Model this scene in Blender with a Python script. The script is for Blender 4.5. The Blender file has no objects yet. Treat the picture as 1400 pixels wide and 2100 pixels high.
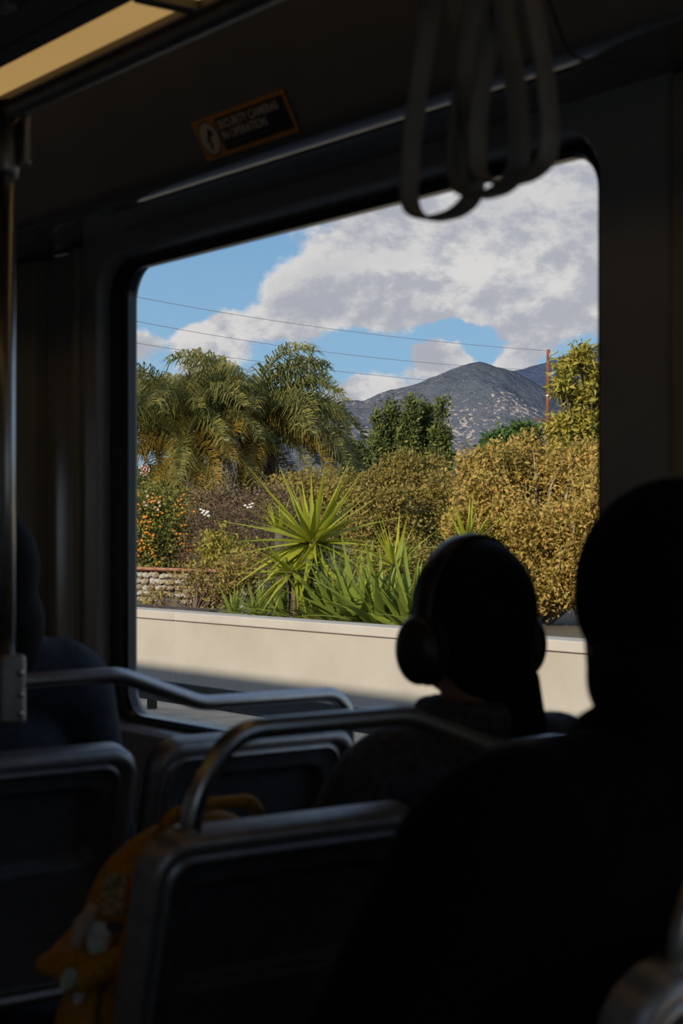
import bpy, bmesh, math, random
import numpy as np
from mathutils import Vector, Matrix, noise as mnoise

sc = bpy.context.scene
C = sc.collection
PI = math.pi
random.seed(7)

# ------------------------------------------------------------------ camera
TH = math.radians(37.0); FP = 3400.0; HOR = 1093.0; CZ = 1.36
SN, CS = math.sin(TH), math.cos(TH)
cam_d = bpy.data.cameras.new('camera')
cam = bpy.data.objects.new('camera', cam_d); C.objects.link(cam)
cam.location = (0, 0, CZ); cam.rotation_euler = (PI/2, 0, -TH)
cam_d.sensor_fit = 'VERTICAL'; cam_d.sensor_height = 36.0; cam_d.lens = FP/2100*36
cam_d.shift_y = (HOR-1050)/2100
cam_d.clip_start = 0.05; cam_d.clip_end = 40000
cam_d.dof.use_dof = True; cam_d.dof.focus_distance = 60.0; cam_d.dof.aperture_fstop = 7.0
sc.camera = cam

# ------------------------------------------------------------------ view
sc.view_settings.view_transform = 'Standard'; sc.view_settings.look = 'None'
sc.view_settings.exposure = 0.0; sc.view_settings.gamma = 1.0
sc.view_settings.use_curve_mapping = False
sc.cycles.use_denoising = True
sc.cycles.max_bounces = 8; sc.cycles.transparent_max_bounces = 12
sc.cycles.sample_clamp_indirect = 4.0
sc.cycles.caustics_reflective = False; sc.cycles.caustics_refractive = False

def ray(x, y):
    """direction from the camera's standing point towards photo pixel (depth 1 along the view axis)"""
    u = (x-700)/FP; v = (HOR-y)/FP
    return Vector((SN+CS*u, CS-SN*u, v))
def at(x, y, z):           # point at depth z
    return Vector((0, 0, CZ)) + ray(x, y)*z
def onX(x, y, X):
    r = ray(x, y); return Vector((0, 0, CZ)) + r*(X/r.x)
def onY(x, y, Y):
    r = ray(x, y); return Vector((0, 0, CZ)) + r*(Y/r.y)

# ------------------------------------------------------------------ node helpers
class NT:
    def __init__(s, tree): s.t = tree; s.n = tree.nodes; s.l = tree.links
    def add(s, typ, **kw):
        nd = s.n.new(typ)
        for k, v in kw.items(): setattr(nd, k, v)
        return nd
    def put(s, sock, v):
        if isinstance(v, bpy.types.NodeSocket): s.l.new(v, sock)
        elif v is not None: sock.default_value = v
    def math(s, op, a, b=None, c=None, clamp=False):
        nd = s.add('ShaderNodeMath', operation=op, use_clamp=clamp)
        for i, v in enumerate((a, b, c)):
            if v is not None: s.put(nd.inputs[i], v)
        return nd.outputs[0]
    def vmath(s, op, a, b=None):
        nd = s.add('ShaderNodeVectorMath', operation=op)
        s.put(nd.inputs[0], a)
        if b is not None: s.put(nd.inputs[1], b)
        return nd.outputs['Value'] if op in ('LENGTH', 'DOT_PRODUCT', 'DISTANCE') else nd.outputs[0]
    def smooth(s, v, lo, hi, a=0.0, b=1.0):
        nd = s.add('ShaderNodeMapRange', interpolation_type='SMOOTHSTEP')
        s.put(nd.inputs[0], v); nd.inputs[1].default_value = lo; nd.inputs[2].default_value = hi
        nd.inputs[3].default_value = a; nd.inputs[4].default_value = b
        return nd.outputs[0]
    def mix(s, f, a, b):
        nd = s.add('ShaderNodeMix', data_type='RGBA')
        s.put(nd.inputs[0], f); s.put(nd.inputs[6], a); s.put(nd.inputs[7], b)
        return nd.outputs[2]
    def noise(s, vec, scale, detail=4, rough=.5, dist=0.0):
        nd = s.add('ShaderNodeTexNoise')
        if vec is not None: s.l.new(vec, nd.inputs['Vector'])
        nd.inputs['Scale'].default_value = scale; nd.inputs['Detail'].default_value = detail
        nd.inputs['Roughness'].default_value = rough; nd.inputs['Distortion'].default_value = dist
        return nd.outputs[0]
    def ramp(s, f, stops):
        nd = s.add('ShaderNodeValToRGB'); s.l.new(f, nd.inputs[0])
        el = nd.color_ramp.elements
        while len(el) < len(stops): el.new(.5)
        for e, (p, c) in zip(el, stops): e.position = p; e.color = (*c, 1)
        return nd.outputs[0]
def c4(c): return (c[0], c[1], c[2], 1)

# ------------------------------------------------------------------ world: late-winter sky with broken cumulus
world = bpy.data.worlds.new('sky'); sc.world = world; world.use_nodes = True
w = NT(world.node_tree); w.n.clear()
tc = w.add('ShaderNodeTexCoord').outputs['Generated']
sep = w.add('ShaderNodeSeparateXYZ'); w.l.new(tc, sep.inputs[0])
el = sep.outputs[2]
blue = w.ramp(w.smooth(el, -.02, .45), [(0, (.45, .60, .73)), (.10, (.31, .53, .735)), (.35, (.235, .44, .69)), (1, (.10, .25, .52))])
wn = w.add('ShaderNodeTexNoise'); w.l.new(tc, wn.inputs['Vector']); wn.inputs['Scale'].default_value = 22; wn.inputs['Detail'].default_value = 4
wob = w.vmath('MULTIPLY', w.vmath('SUBTRACT', wn.outputs[1], (.5, .5, .5)), (.055, .055, .045))
tcd = w.vmath('ADD', tc, wob)
str_ = w.vmath('MULTIPLY', tc, (1, 1, 1.5))
n1 = w.noise(str_, 15.0, 9, .60, .1)
n2 = w.noise(w.vmath('ADD', str_, (-.007, -.003, .014)), 15.0, 9, .60, .1)
n3 = w.noise(str_, 4.0, 3, .5)
dens = w.math('ADD', w.math('MULTIPLY', n1, .72), w.math('MULTIPLY', n3, .45))
def cloud(x, y, rad, wt, sq=1.0):
    global dens
    d = ray(x, y).normalized()
    dv = w.vmath('MULTIPLY', w.vmath('SUBTRACT', tcd, tuple(d)), (1, 1, sq))
    m = w.smooth(w.vmath('LENGTH', dv), 0.0, rad, wt, 0.0)
    dens = w.math('ADD', dens, m)
P1 = 1/FP
cloud(820, 540, 330*P1, .16, 1.5); cloud(1080, 480, 400*P1, .30, 1.2); cloud(1120, 630, 210*P1, .22, 2.2)
cloud(660, 640, 190*P1, .22, 1.9); cloud(912, 720, 66*P1, .36, 1.1); cloud(745, 800, 110*P1, .24, 1.7); cloud(880, 765, 70*P1, .12, 2)
cloud(430, 690, 120*P1, .24, 1.6); cloud(283, 690, 80*P1, .24, 1.0); cloud(1060, 735, 90*P1, .22, 1.8)
cloud(370, 590, 210*P1, -.30, 1.2); cloud(760, 735, 230*P1, -.26, 2.6); cloud(960, 676, 170*P1, -.36, 2.6)
cloud(560, 735, 110*P1, -.14, 2.0); cloud(470, 530, 170*P1, -.16, 1.0); cloud(640, 745, 120*P1, -.14, 2.2)
mask = w.smooth(dens, .56, .68)
lit = w.smooth(w.math('SUBTRACT', n1, n2), -.075, .09)
thick = w.smooth(dens, .60, .86)
ccol = w.mix(lit, c4((.47, .48, .54)), c4((.76, .74, .73)))
gry = w.smooth(w.noise(str_, 8.0, 5, .6, .3), .28, .80)
ccol = w.mix(w.math('MULTIPLY', w.math('MULTIPLY', thick, gry), .55), ccol, c4((.36, .385, .455)))
sky = w.mix(mask, blue, ccol)
bg = w.add('ShaderNodeBackground'); w.l.new(sky, bg.inputs[0]); bg.inputs[1].default_value = 1.0
wo = w.add('ShaderNodeOutputWorld'); w.l.new(bg.outputs[0], wo.inputs[0])

# ------------------------------------------------------------------ sun: low, from behind the train on the left
sun_d = bpy.data.lights.new('sun', 'SUN'); sun_d.energy = 4.6; sun_d.angle = math.radians(.9); sun_d.color = (1.0, .87, .68)
sun = bpy.data.objects.new('sun', sun_d); C.objects.link(sun)
SUND = Vector((.93, .37, -.40)).normalized()
sun.rotation_euler = SUND.to_track_quat('-Z', 'Y').to_euler(); sun.location = (-20, -8, 12)

# ------------------------------------------------------------------ materials
def mat(name, col, rough=.5, metal=0.0, var=.12, scale=12.0, bump=0.0, bscale=60.0, spec=.5, col2=None, coat=0.0):
    m = bpy.data.materials.new(name); m.use_nodes = True
    t = NT(m.node_tree); b = t.n['Principled BSDF']
    co = t.add('ShaderNodeTexCoord').outputs['Object']
    n = t.noise(co, scale, 5, .55)
    c2 = col2 if col2 else tuple(max(0, c*(1-var*2)) for c in col)
    c1 = col if col2 else tuple(min(1, c*(1+var)) for c in col)
    t.l.new(t.mix(t.smooth(n, .3, .7), c4(c1), c4(c2)), b.inputs['Base Color'])
    b.inputs['Roughness'].default_value = rough; b.inputs['Metallic'].default_value = metal
    b.inputs['Specular IOR Level'].default_value = spec
    if coat: b.inputs['Coat Weight'].default_value = coat
    if bump:
        bn = t.add('ShaderNodeBump'); bn.inputs['Strength'].default_value = bump
        bn.inputs['Distance'].default_value = .01
        t.l.new(t.noise(co, bscale, 6, .6), bn.inputs['Height']); t.l.new(bn.outputs[0], b.inputs['Normal'])
    return m
def leafmat(name, stops, rough=.55, trans=.25, nsc=1.6):
    m = bpy.data.materials.new(name); m.use_nodes = True
    t = NT(m.node_tree); b = t.n['Principled BSDF']
    g = t.add('ShaderNodeNewGeometry')
    co = t.add('ShaderNodeTexCoord').outputs['Object']
    f = t.math('ADD', t.math('MULTIPLY', g.outputs['Random Per Island'], .62), t.math('MULTIPLY', t.smooth(t.noise(co, nsc, 3, .5), .28, .72), .40), clamp=True)
    col = t.ramp(f, stops)
    t.l.new(col, b.inputs['Base Color']); b.inputs['Roughness'].default_value = rough
    b.inputs['Specular IOR Level'].default_value = .3
    tr = t.add('ShaderNodeBsdfTranslucent'); t.l.new(col, tr.inputs[0])
    mx = t.add('ShaderNodeMixShader'); mx.inputs[0].default_value = trans
    t.l.new(b.outputs[0], mx.inputs[1]); t.l.new(tr.outputs[0], mx.inputs[2])
    t.l.new(mx.outputs[0], t.n['Material Output'].inputs[0])
    return m
def emis(name, col, st):
    m = bpy.data.materials.new(name); m.use_nodes = True
    t = NT(m.node_tree); b = t.n['Principled BSDF']
    b.inputs['Base Color'].default_value = c4((.7, .66, .55)); b.inputs['Roughness'].default_value = .6
    co = t.add('ShaderNodeTexCoord').outputs['Object']
    t.l.new(t.mix(t.noise(co, 2.0, 2), c4(tuple(c*.85 for c in col)), c4(col)), b.inputs['Emission Color'])
    b.inputs['Emission Strength'].default_value = st
    return m
M = {}
M['panel'] = mat('moulded_panel', (.32, .305, .29), .22, var=.06, scale=4)
M['panel_warm'] = mat('moulded_panel_warm', (.32, .29, .225), .45, var=.06, scale=4)
M['cove'] = mat('cove_laminate', (.16, .155, .15), .07, var=.05, scale=3)
M['gasket'] = mat('black_rubber', (.008, .008, .009), .2, var=.1)
M['seal'] = mat('joint_seal', (.004, .004, .004), .7)
M['ceiling'] = mat('ceiling_panel', (.17, .155, .14), .6, var=.06, scale=3)
M['floor'] = mat('floor_rubber', (.08, .08, .082), .6, var=.2, scale=60, bump=.2, bscale=200)
M['steel'] = mat('brushed_steel', (.50, .485, .46), .30, 1.0, var=.05, scale=90)
M['steel_dull'] = mat('worn_steel', (.34, .33, .31), .42, 1.0, var=.08, scale=40)
M['seat'] = mat('seat_shell_plastic', (.095, .095, .10), .42, var=.12, scale=30)
M['rim'] = mat('seat_rim_metal', (.36, .35, .345), .40, .7, var=.08, scale=40)
M['cushion'] = mat('seat_cushion_fabric', (.02, .025, .045), .9, var=.3, scale=150, bump=.3, bscale=300)
M['strap'] = mat('strap_vinyl', (.16, .15, .13), .55, var=.08, scale=20)
M['lamp'] = emis('lamp_diffuser', (.47, .285, .095), .85)
M['grey_fit'] = mat('grey_plastic', (.3, .3, .29), .5)
M['sticker_orange'] = mat('sticker_orange', (.62, .27, .02), .45, var=.04)
M['sticker_black'] = mat('sticker_black', (.006, .006, .007), .45)
M['sticker_white'] = mat('sticker_white', (.65, .62, .56), .5, var=.04)
M['sticker_dim'] = mat('sticker_fineprint', (.14, .12, .07), .5, var=.04)
M['skin'] = mat('skin', (.42, .24, .16), .5, var=.06)
M['hair'] = mat('black_hair', (.007, .006, .006), .75, var=.3, scale=120, bump=.4, bscale=250, spec=.15)
M['phones'] = mat('headphone_plastic', (.012, .012, .013), .4)
M['pad'] = mat('ear_pad', (.008, .008, .008), .8)
M['denim'] = mat('dark_denim', (.075, .085, .11), .85, var=.25, scale=80, bump=.3, bscale=300)
M['navy'] = mat('navy_twill', (.02, .03, .048), .85, var=.25, scale=80, bump=.3, bscale=300)
M['black_cloth'] = mat('black_wool', (.004, .004, .004), .95, var=.2, scale=80, spec=.15)
M['trousers'] = mat('dark_trousers', (.012, .012, .014), .9, var=.2, scale=80)
M['shoe'] = mat('shoe_leather', (.02, .018, .016), .5)
M['eye'] = mat('eye_white', (.5, .5, .48), .2)
M['bag'] = mat('mustard_canvas', (.58, .275, .015), .8, var=.15, scale=90, bump=.3, bscale=350)
M['bag_dark'] = mat('bag_webbing', (.02, .016, .01), .8)
M['zip'] = mat('zip_teeth', (.12, .08, .03), .5, .6)
M['badge_white'] = mat('badge_white', (.75, .75, .72), .35, var=.2, scale=60)
M['badge_green'] = mat('badge_green', (.5, .68, .58), .35, var=.2, scale=60)
M['badge_black'] = mat('badge_black', (.01, .01, .01), .4)
M['badge_red'] = mat('badge_red', (.30, .05, .03), .4)
M['badge_cream'] = mat('badge_cream', (.62, .5, .28), .6, col2=(.05, .04, .03), scale=160)
M['concrete'] = mat('pale_concrete', (.50, .465, .41), .9, col2=(.43, .395, .34), scale=1.1, bump=.15, bscale=40)
M['concrete_cap'] = mat('concrete_coping', (.53, .495, .44), .9, col2=(.46, .42, .365), scale=1.5, bump=.12, bscale=40)
M['walk'] = mat('pale_walkway', (.62, .55, .43), .9, var=.12, scale=3, bump=.2, bscale=60)
M['ballast'] = mat('ballast', (.20, .185, .17), .95, col2=(.08, .075, .07), scale=9, bump=1.0, bscale=14)
M['guard'] = mat('dark_guard_metal', (.035, .032, .03), .7, var=.2, scale=6)
M['soil'] = mat('dry_soil', (.17, .125, .08), .95, col2=(.10, .085, .045), scale=.35, bump=.5, bscale=4)
M['timber'] = mat('dark_timber', (.055, .045, .042), .9, var=.3, scale=8)
M['stone_a'] = mat('rubble_stone_tan', (.36, .29, .21), .9, var=.2, scale=9, bump=.5, bscale=20)
M['stone_b'] = mat('rubble_stone_grey', (.42, .40, .36), .9, var=.2, scale=9, bump=.5, bscale=20)
M['mortar'] = mat('mortar', (.16, .13, .10), .95)
M['terracotta'] = mat('terracotta_tile', (.36, .17, .10), .85, var=.2, scale=9)
M['bark'] = mat('grey_bark', (.15, .12, .10), .95, col2=(.05, .04, .035), scale=7, bump=.6, bscale=12)
M['palm_bark'] = mat('palm_fibre_bark', (.20, .145, .10), .95, col2=(.06, .045, .035), scale=6, bump=1.0, bscale=10)
M['twig'] = mat('dry_twig', (.20, .145, .11), .95, col2=(.10, .075, .06), scale=6)
M['pale_twig'] = mat('pale_twig', (.34, .28, .22), .95, var=.2)
M['pole_wood'] = mat('creosote_pole', (.25, .095, .035), .9, col2=(.14, .055, .025), scale=2.0)
M['insul'] = mat('grey_insulator', (.40, .40, .38), .4, var=.1)
M['wire'] = mat('line_wire', (.22, .20, .19), .6)
M['sign_white'] = mat('sign_white', (.72, .70, .66), .6, var=.05)
M['sign_red'] = mat('sign_red', (.50, .025, .03), .5, var=.05)
M['sign_blue'] = mat('sign_blue', (.02, .10, .30), .5, var=.08)
M['sign_yellow'] = mat('sign_yellow', (.60, .36, .04), .5, var=.05)
M['stucco'] = mat('white_stucco', (.62, .58, .52), .9, var=.05)
M['roof_tile'] = mat('roof_tile', (.30, .13, .08), .9, var=.15)
M['dark_glass'] = mat('dark_window', (.02, .025, .03), .15)
M['orange_fl'] = mat('orange_petal', (.85, .27, .012), .6, var=.15, scale=30)
M['white_fl'] = mat('white_petal', (.75, .72, .66), .7, var=.08, scale=30)
M['pink_fl'] = mat('pale_pink_petal', (.62, .48, .40), .7, var=.1, scale=30)

M['l_gold'] = leafmat('golden_leaves', [(0, (0.1, 0.08, 0.02)), (0.22, (0.26, 0.21, 0.05)), (0.42, (0.4, 0.31, 0.07)), (0.6, (0.52, 0.36, 0.085)), (0.78, (0.55, 0.33, 0.11)), (0.9, (0.33, 0.31, 0.07)), (1, (0.6, 0.44, 0.1))])
M['l_gold2'] = leafmat('bronze_leaves', [(0, (0.08, 0.065, 0.02)), (0.3, (0.25, 0.2, 0.05)), (0.55, (0.37, 0.27, 0.065)), (0.8, (0.24, 0.22, 0.055)), (1, (0.46, 0.28, 0.09))])
M['l_yel'] = leafmat('yellow_green_leaves', [(0, (0.105, 0.12, 0.018)), (0.3, (0.285, 0.27, 0.045)), (0.6, (0.45, 0.36, 0.06)), (0.85, (0.36, 0.345, 0.06)), (1, (0.54, 0.36, 0.09))])
M['l_dark'] = leafmat('dark_evergreen_leaves', [(0, (0.048, 0.066, 0.022)), (0.5, (0.104, 0.133, 0.034)), (0.85, (0.169, 0.189, 0.042)), (1, (0.246, 0.227, 0.057))], trans=.12)
M['l_green'] = leafmat('mid_green_leaves', [(0, (0.033, 0.065, 0.018)), (0.5, (0.065, 0.13, 0.029)), (1, (0.117, 0.182, 0.039))])
M['l_shrub'] = leafmat('olive_shrub_leaves', [(0, (0.053, 0.068, 0.018)), (0.4, (0.15, 0.173, 0.033)), (0.75, (0.27, 0.24, 0.045)), (1, (0.36, 0.255, 0.075))])
M['l_brown'] = leafmat('dry_shrub_leaves', [(0, (0.098, 0.063, 0.039)), (0.4, (0.224, 0.14, 0.084)), (0.7, (0.168, 0.14, 0.07)), (0.9, (0.28, 0.224, 0.07)), (1, (0.364, 0.21, 0.112))])
M['l_vine'] = leafmat('red_green_leaves', [(0, (0.116, 0.087, 0.029)), (0.3, (0.319, 0.275, 0.051)), (0.55, (0.29, 0.16, 0.072)), (0.8, (0.392, 0.362, 0.072)), (1, (0.435, 0.203, 0.102))])
M['frond'] = leafmat('palm_leaflets', [(0, (0.05, 0.07, 0.025)), (0.4, (0.13, 0.15, 0.045)), (0.75, (0.26, 0.24, 0.06)), (1, (0.42, 0.32, 0.07))], .42, .22)
M['frond_y'] = leafmat('yellowing_palm_leaflets', [(0, (0.108, 0.092, 0.022)), (0.5, (0.281, 0.206, 0.033)), (1, (0.432, 0.249, 0.038))], .45, .25)
M['rachis'] = mat('frond_stalk', (.20, .14, .05), .7)
M['yucca'] = leafmat('yucca_blade', [(0, (0.216, 0.284, 0.03)), (0.5, (0.338, 0.365, 0.034)), (1, (0.459, 0.405, 0.041))], .4, .2)
M['yucca_g'] = leafmat('broad_green_blade', [(0, (0.14, 0.2, 0.035)), (0.5, (0.22, 0.28, 0.045)), (1, (0.36, 0.37, 0.06))], .45, .25)
M['dead_leaf'] = leafmat('dead_yucca_leaf', [(0, (.20, .12, .07)), (1, (.34, .22, .13))])

# glass pane: clear, thin, reflects a little
gm = bpy.data.materials.new('window_glass'); gm.use_nodes = True
t = NT(gm.node_tree); t.n.remove(t.n['Principled BSDF'])
tr = t.add('ShaderNodeBsdfTransparent'); tr.inputs[0].default_value = (.93, .94, .94, 1)
gl = t.add('ShaderNodeBsdfGlossy'); gl.inputs['Roughness'].default_value = .02
dif = t.add('ShaderNodeBsdfDiffuse'); dif.inputs[0].default_value = (.6, .6, .6, 1)
lw = t.add('ShaderNodeLayerWeight'); lw.inputs[0].default_value = .5
fr = t.math('ADD', t.math('MULTIPLY', t.math('POWER', lw.outputs['Facing'], 5.0), .5), .025)
mx = t.add('ShaderNodeMixShader'); t.l.new(fr, mx.inputs[0]); t.l.new(tr.outputs[0], mx.inputs[1]); t.l.new(gl.outputs[0], mx.inputs[2])
mx2 = t.add('ShaderNodeMixShader')
co = t.add('ShaderNodeTexCoord').outputs['Object']
t.l.new(t.smooth(t.noise(co, 6, 6, .6), .45, .8, .0, .02), mx2.inputs[0])
t.l.new(mx.outputs[0], mx2.inputs[1]); t.l.new(dif.outputs[0], mx2.inputs[2])
t.l.new(mx2.outputs[0], t.n['Material Output'].inputs[0])
M['glass'] = gm

# mountain: chaparral with pale rock outcrops; bluish distance haze put into base colours
def mountain_mat(name, base, base2, rock, amt):
    m = bpy.data.materials.new(name); m.use_nodes = True
    t = NT(m.node_tree); b = t.n['Principled BSDF']
    co = t.add('ShaderNodeTexCoord').outputs['Object']
    big = t.noise(co, .0016, 3, .55, .5); fine = t.noise(co, .06, 5, .66); mid = t.noise(co, .006, 5, .6, .4)
    col = t.mix(t.smooth(mid, .3, .7), c4(base), c4(base2))
    veg = t.smooth(t.noise(co, .06, 3, .6), .45, .62)
    col = t.mix(t.math('MULTIPLY', veg, .5), col, c4(tuple(c*.5 for c in base)))
    thr = t.math('ADD', fine, t.math('MULTIPLY', t.math('SUBTRACT', big, .5), .75))
    thr = t.math('ADD', thr, t.math('MULTIPLY', t.math('SUBTRACT', mid, .5), .30))
    rk = t.smooth(thr, .625-amt, .70-amt)
    col = t.mix(t.math('MULTIPLY', rk, .85), col, c4(rock))
    t.l.new(col, b.inputs['Base Color']); b.inputs['Roughness'].default_value = 1.0
    b.inputs['Specular IOR Level'].default_value = 0.0
    bn = t.add('ShaderNodeBump'); bn.inputs['Strength'].default_value = .8; bn.inputs['Distance'].default_value = 40
    t.l.new(t.noise(co, .018, 6, .62), bn.inputs['Height']); t.l.new(bn.outputs[0], b.inputs['Normal'])
    return m
M['mtn_front'] = mountain_mat('hazed_chaparral_slope', (.135, .150, .182), (.10, .12, .155), (.52, .44, .375), .0)
M['mtn_back'] = mountain_mat('haze_blue_slope', (.085, .115, .19), (.07, .098, .165), (.24, .25, .30), -.05)
M['mtn_low'] = mountain_mat('hazed_foothill_slope', (.13, .15, .18), (.10, .125, .155), (.26, .26, .27), -.05)

# ------------------------------------------------------------------ mesh helpers
def link(name, me, m=None, parent=None, loc=None, smooth=False):
    o = bpy.data.objects.new(name, me); C.objects.link(o)
    if m is not None and me is not None and len(me.materials) == 0: me.materials.append(m)
    if parent is not None: o.parent = parent
    if loc is not None: o.location = loc
    if smooth and me is not None and len(me.polygons): me.polygons.foreach_set('use_smooth', np.ones(len(me.polygons), bool))
    return o
def from_bm(name, bm, m, parent=None, loc=None, smooth=False):
    me = bpy.data.meshes.new(name); bm.normal_update(); bm.to_mesh(me); bm.free()
    return link(name, me, m, parent, loc, smooth)
def mesh_np(name, V, F):
    """triangles/quads from numpy arrays"""
    me = bpy.data.meshes.new(name); V = np.asarray(V, np.float32); F = np.asarray(F, np.int32)
    k = F.shape[1]
    me.vertices.add(len(V)); me.vertices.foreach_set('co', V.ravel())
    me.loops.add(F.size); me.loops.foreach_set('vertex_index', F.ravel())
    me.polygons.add(len(F)); me.polygons.foreach_set('loop_start', np.arange(0, F.size, k, dtype=np.int32))
    me.update(calc_edges=True); return me
def tag(o, label=None, cat=None, group=None, kind=None):
    if label: o['label'] = label
    if cat: o['category'] = cat
    if group: o['group'] = group
    if kind: o['kind'] = kind
    return o
def empty(name, loc, rz=0.0, label=None, cat=None, group=None, kind=None):
    o = bpy.data.objects.new(name, None); C.objects.link(o); o.location = loc; o.rotation_euler = (0, 0, rz)
    o.empty_display_size = .1
    return tag(o, label, cat, group, kind)
def bm_box(bm, c, s, rot=None, bevel=0.0, seg=2):
    r = bmesh.ops.create_cube(bm, size=1.0); vs = r['verts']
    bmesh.ops.scale(bm, verts=vs, vec=s)
    if bevel:
        es = list({e for v in vs for e in v.link_edges})
        rr = bmesh.ops.bevel(bm, geom=es, offset=bevel, segments=seg, affect='EDGES', profile=.5)
        vs = list({v for f in rr['faces'] for v in f.verts} | {v for v in vs if v.is_valid})
    if rot is not None: bmesh.ops.transform(bm, matrix=rot, verts=vs)
    bmesh.ops.translate(bm, verts=vs, vec=c)
    return vs
def box(name, c, s, m, parent=None, bevel=0.004, rot=None, seg=2):
    bm = bmesh.new(); bm_box(bm, (0, 0, 0), s, rot, bevel, seg)
    return from_bm(name, bm, m, parent, c, smooth=False)
def frame_at(t_):
    t_ = t_.normalized(); up = Vector((0, 0, 1)) if abs(t_.z) < .95 else Vector((0, 1, 0))
    a = t_.cross(up).normalized(); return a, a.cross(t_).normalized()
def bm_tube(bm, pts, radii, n=10, cap=True):
    pts = [Vector(p) for p in pts]
    if not hasattr(radii, '__len__'): radii = [radii]*len(pts)
    rings = []; a = None
    for i, p in enumerate(pts):
        tt = (pts[min(i+1, len(pts)-1)]-pts[max(i-1, 0)]).normalized()
        if a is None: a, b = frame_at(tt)
        else:
            a = (a - tt*a.dot(tt)).normalized(); b = a.cross(tt)
        rings.append([bm.verts.new(p+(a*math.cos(2*PI*k/n)+b*math.sin(2*PI*k/n))*radii[i]) for k in range(n)])
    for r0, r1 in zip(rings, rings[1:]):
        for k in range(n): bm.faces.new((r0[k], r0[(k+1) % n], r1[(k+1) % n], r1[k]))
    if cap: bm.faces.new(rings[0][::-1]); bm.faces.new(rings[-1])
def bend_path(pts, rad=.04, seg=6):
    """round the corners of a polyline"""
    pts = [Vector(p) for p in pts]; out = [pts[0]]
    for ci, (p0, p1, p2) in enumerate(zip(pts, pts[1:], pts[2:])):
        d0 = (p0-p1); d2 = (p2-p1); r = min(rad[ci] if hasattr(rad, '__len__') else rad, d0.length*.45, d2.length*.45)
        a = p1+d0.normalized()*r; b = p1+d2.normalized()*r
        for k in range(seg+1):
            s_ = k/seg; out.append(a*(1-s_)**2+p1*2*s_*(1-s_)+b*s_*s_)
    out.append(pts[-1]); return out
def tube(name, pts, r, m, parent=None, n=12, loc=None):
    bm = bmesh.new(); bm_tube(bm, pts, r, n); return from_bm(name, bm, m, parent, loc, True)
def rrect(w0, h0, r, n=6):
    """closed rounded rectangle outline in (x, z), centred"""
    pts = []
    for cx, cz, a0 in ((w0-r, h0-r, 0), (-w0+r, h0-r, PI/2), (-w0+r, -h0+r, PI), (w0-r, -h0+r, 1.5*PI)):
        for k in range(n+1):
            a = a0+PI/2*k/n; pts.append((cx+r*math.cos(a), cz+r*math.sin(a)))
    return pts
def prism_profile(name, prof, y0, y1, m, parent=None, ny=2, smooth=False):
    """extrude an (x, z) open profile with thickness already closed, along Y"""
    bm = bmesh.new(); rings = []
    for j in range(ny):
        y = y0+(y1-y0)*j/(ny-1); rings.append([bm.verts.new((x, y, z)) for x, z in prof])
    n = len(prof)
    for r0, r1 in zip(rings, rings[1:]):
        for k in range(n): bm.faces.new((r0[k], r1[k], r1[(k+1) % n], r0[(k+1) % n]))
    bm.faces.new(rings[0]); bm.faces.new(rings[-1][::-1])
    bmesh.ops.recalc_face_normals(bm, faces=bm.faces)
    o = from_bm(name, bm, m, parent)
    if smooth: shade_auto(o.data, 30)
    return o
def shade_auto(me, deg=35):
    me.polygons.foreach_set('use_smooth', np.ones(len(me.polygons), bool))
    bm = bmesh.new(); bm.from_mesh(me)
    for e in bm.edges:
        if len(e.link_faces) == 2 and e.calc_face_angle(0) > math.radians(deg): e.smooth = False
    bm.to_mesh(me); bm.free()
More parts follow.
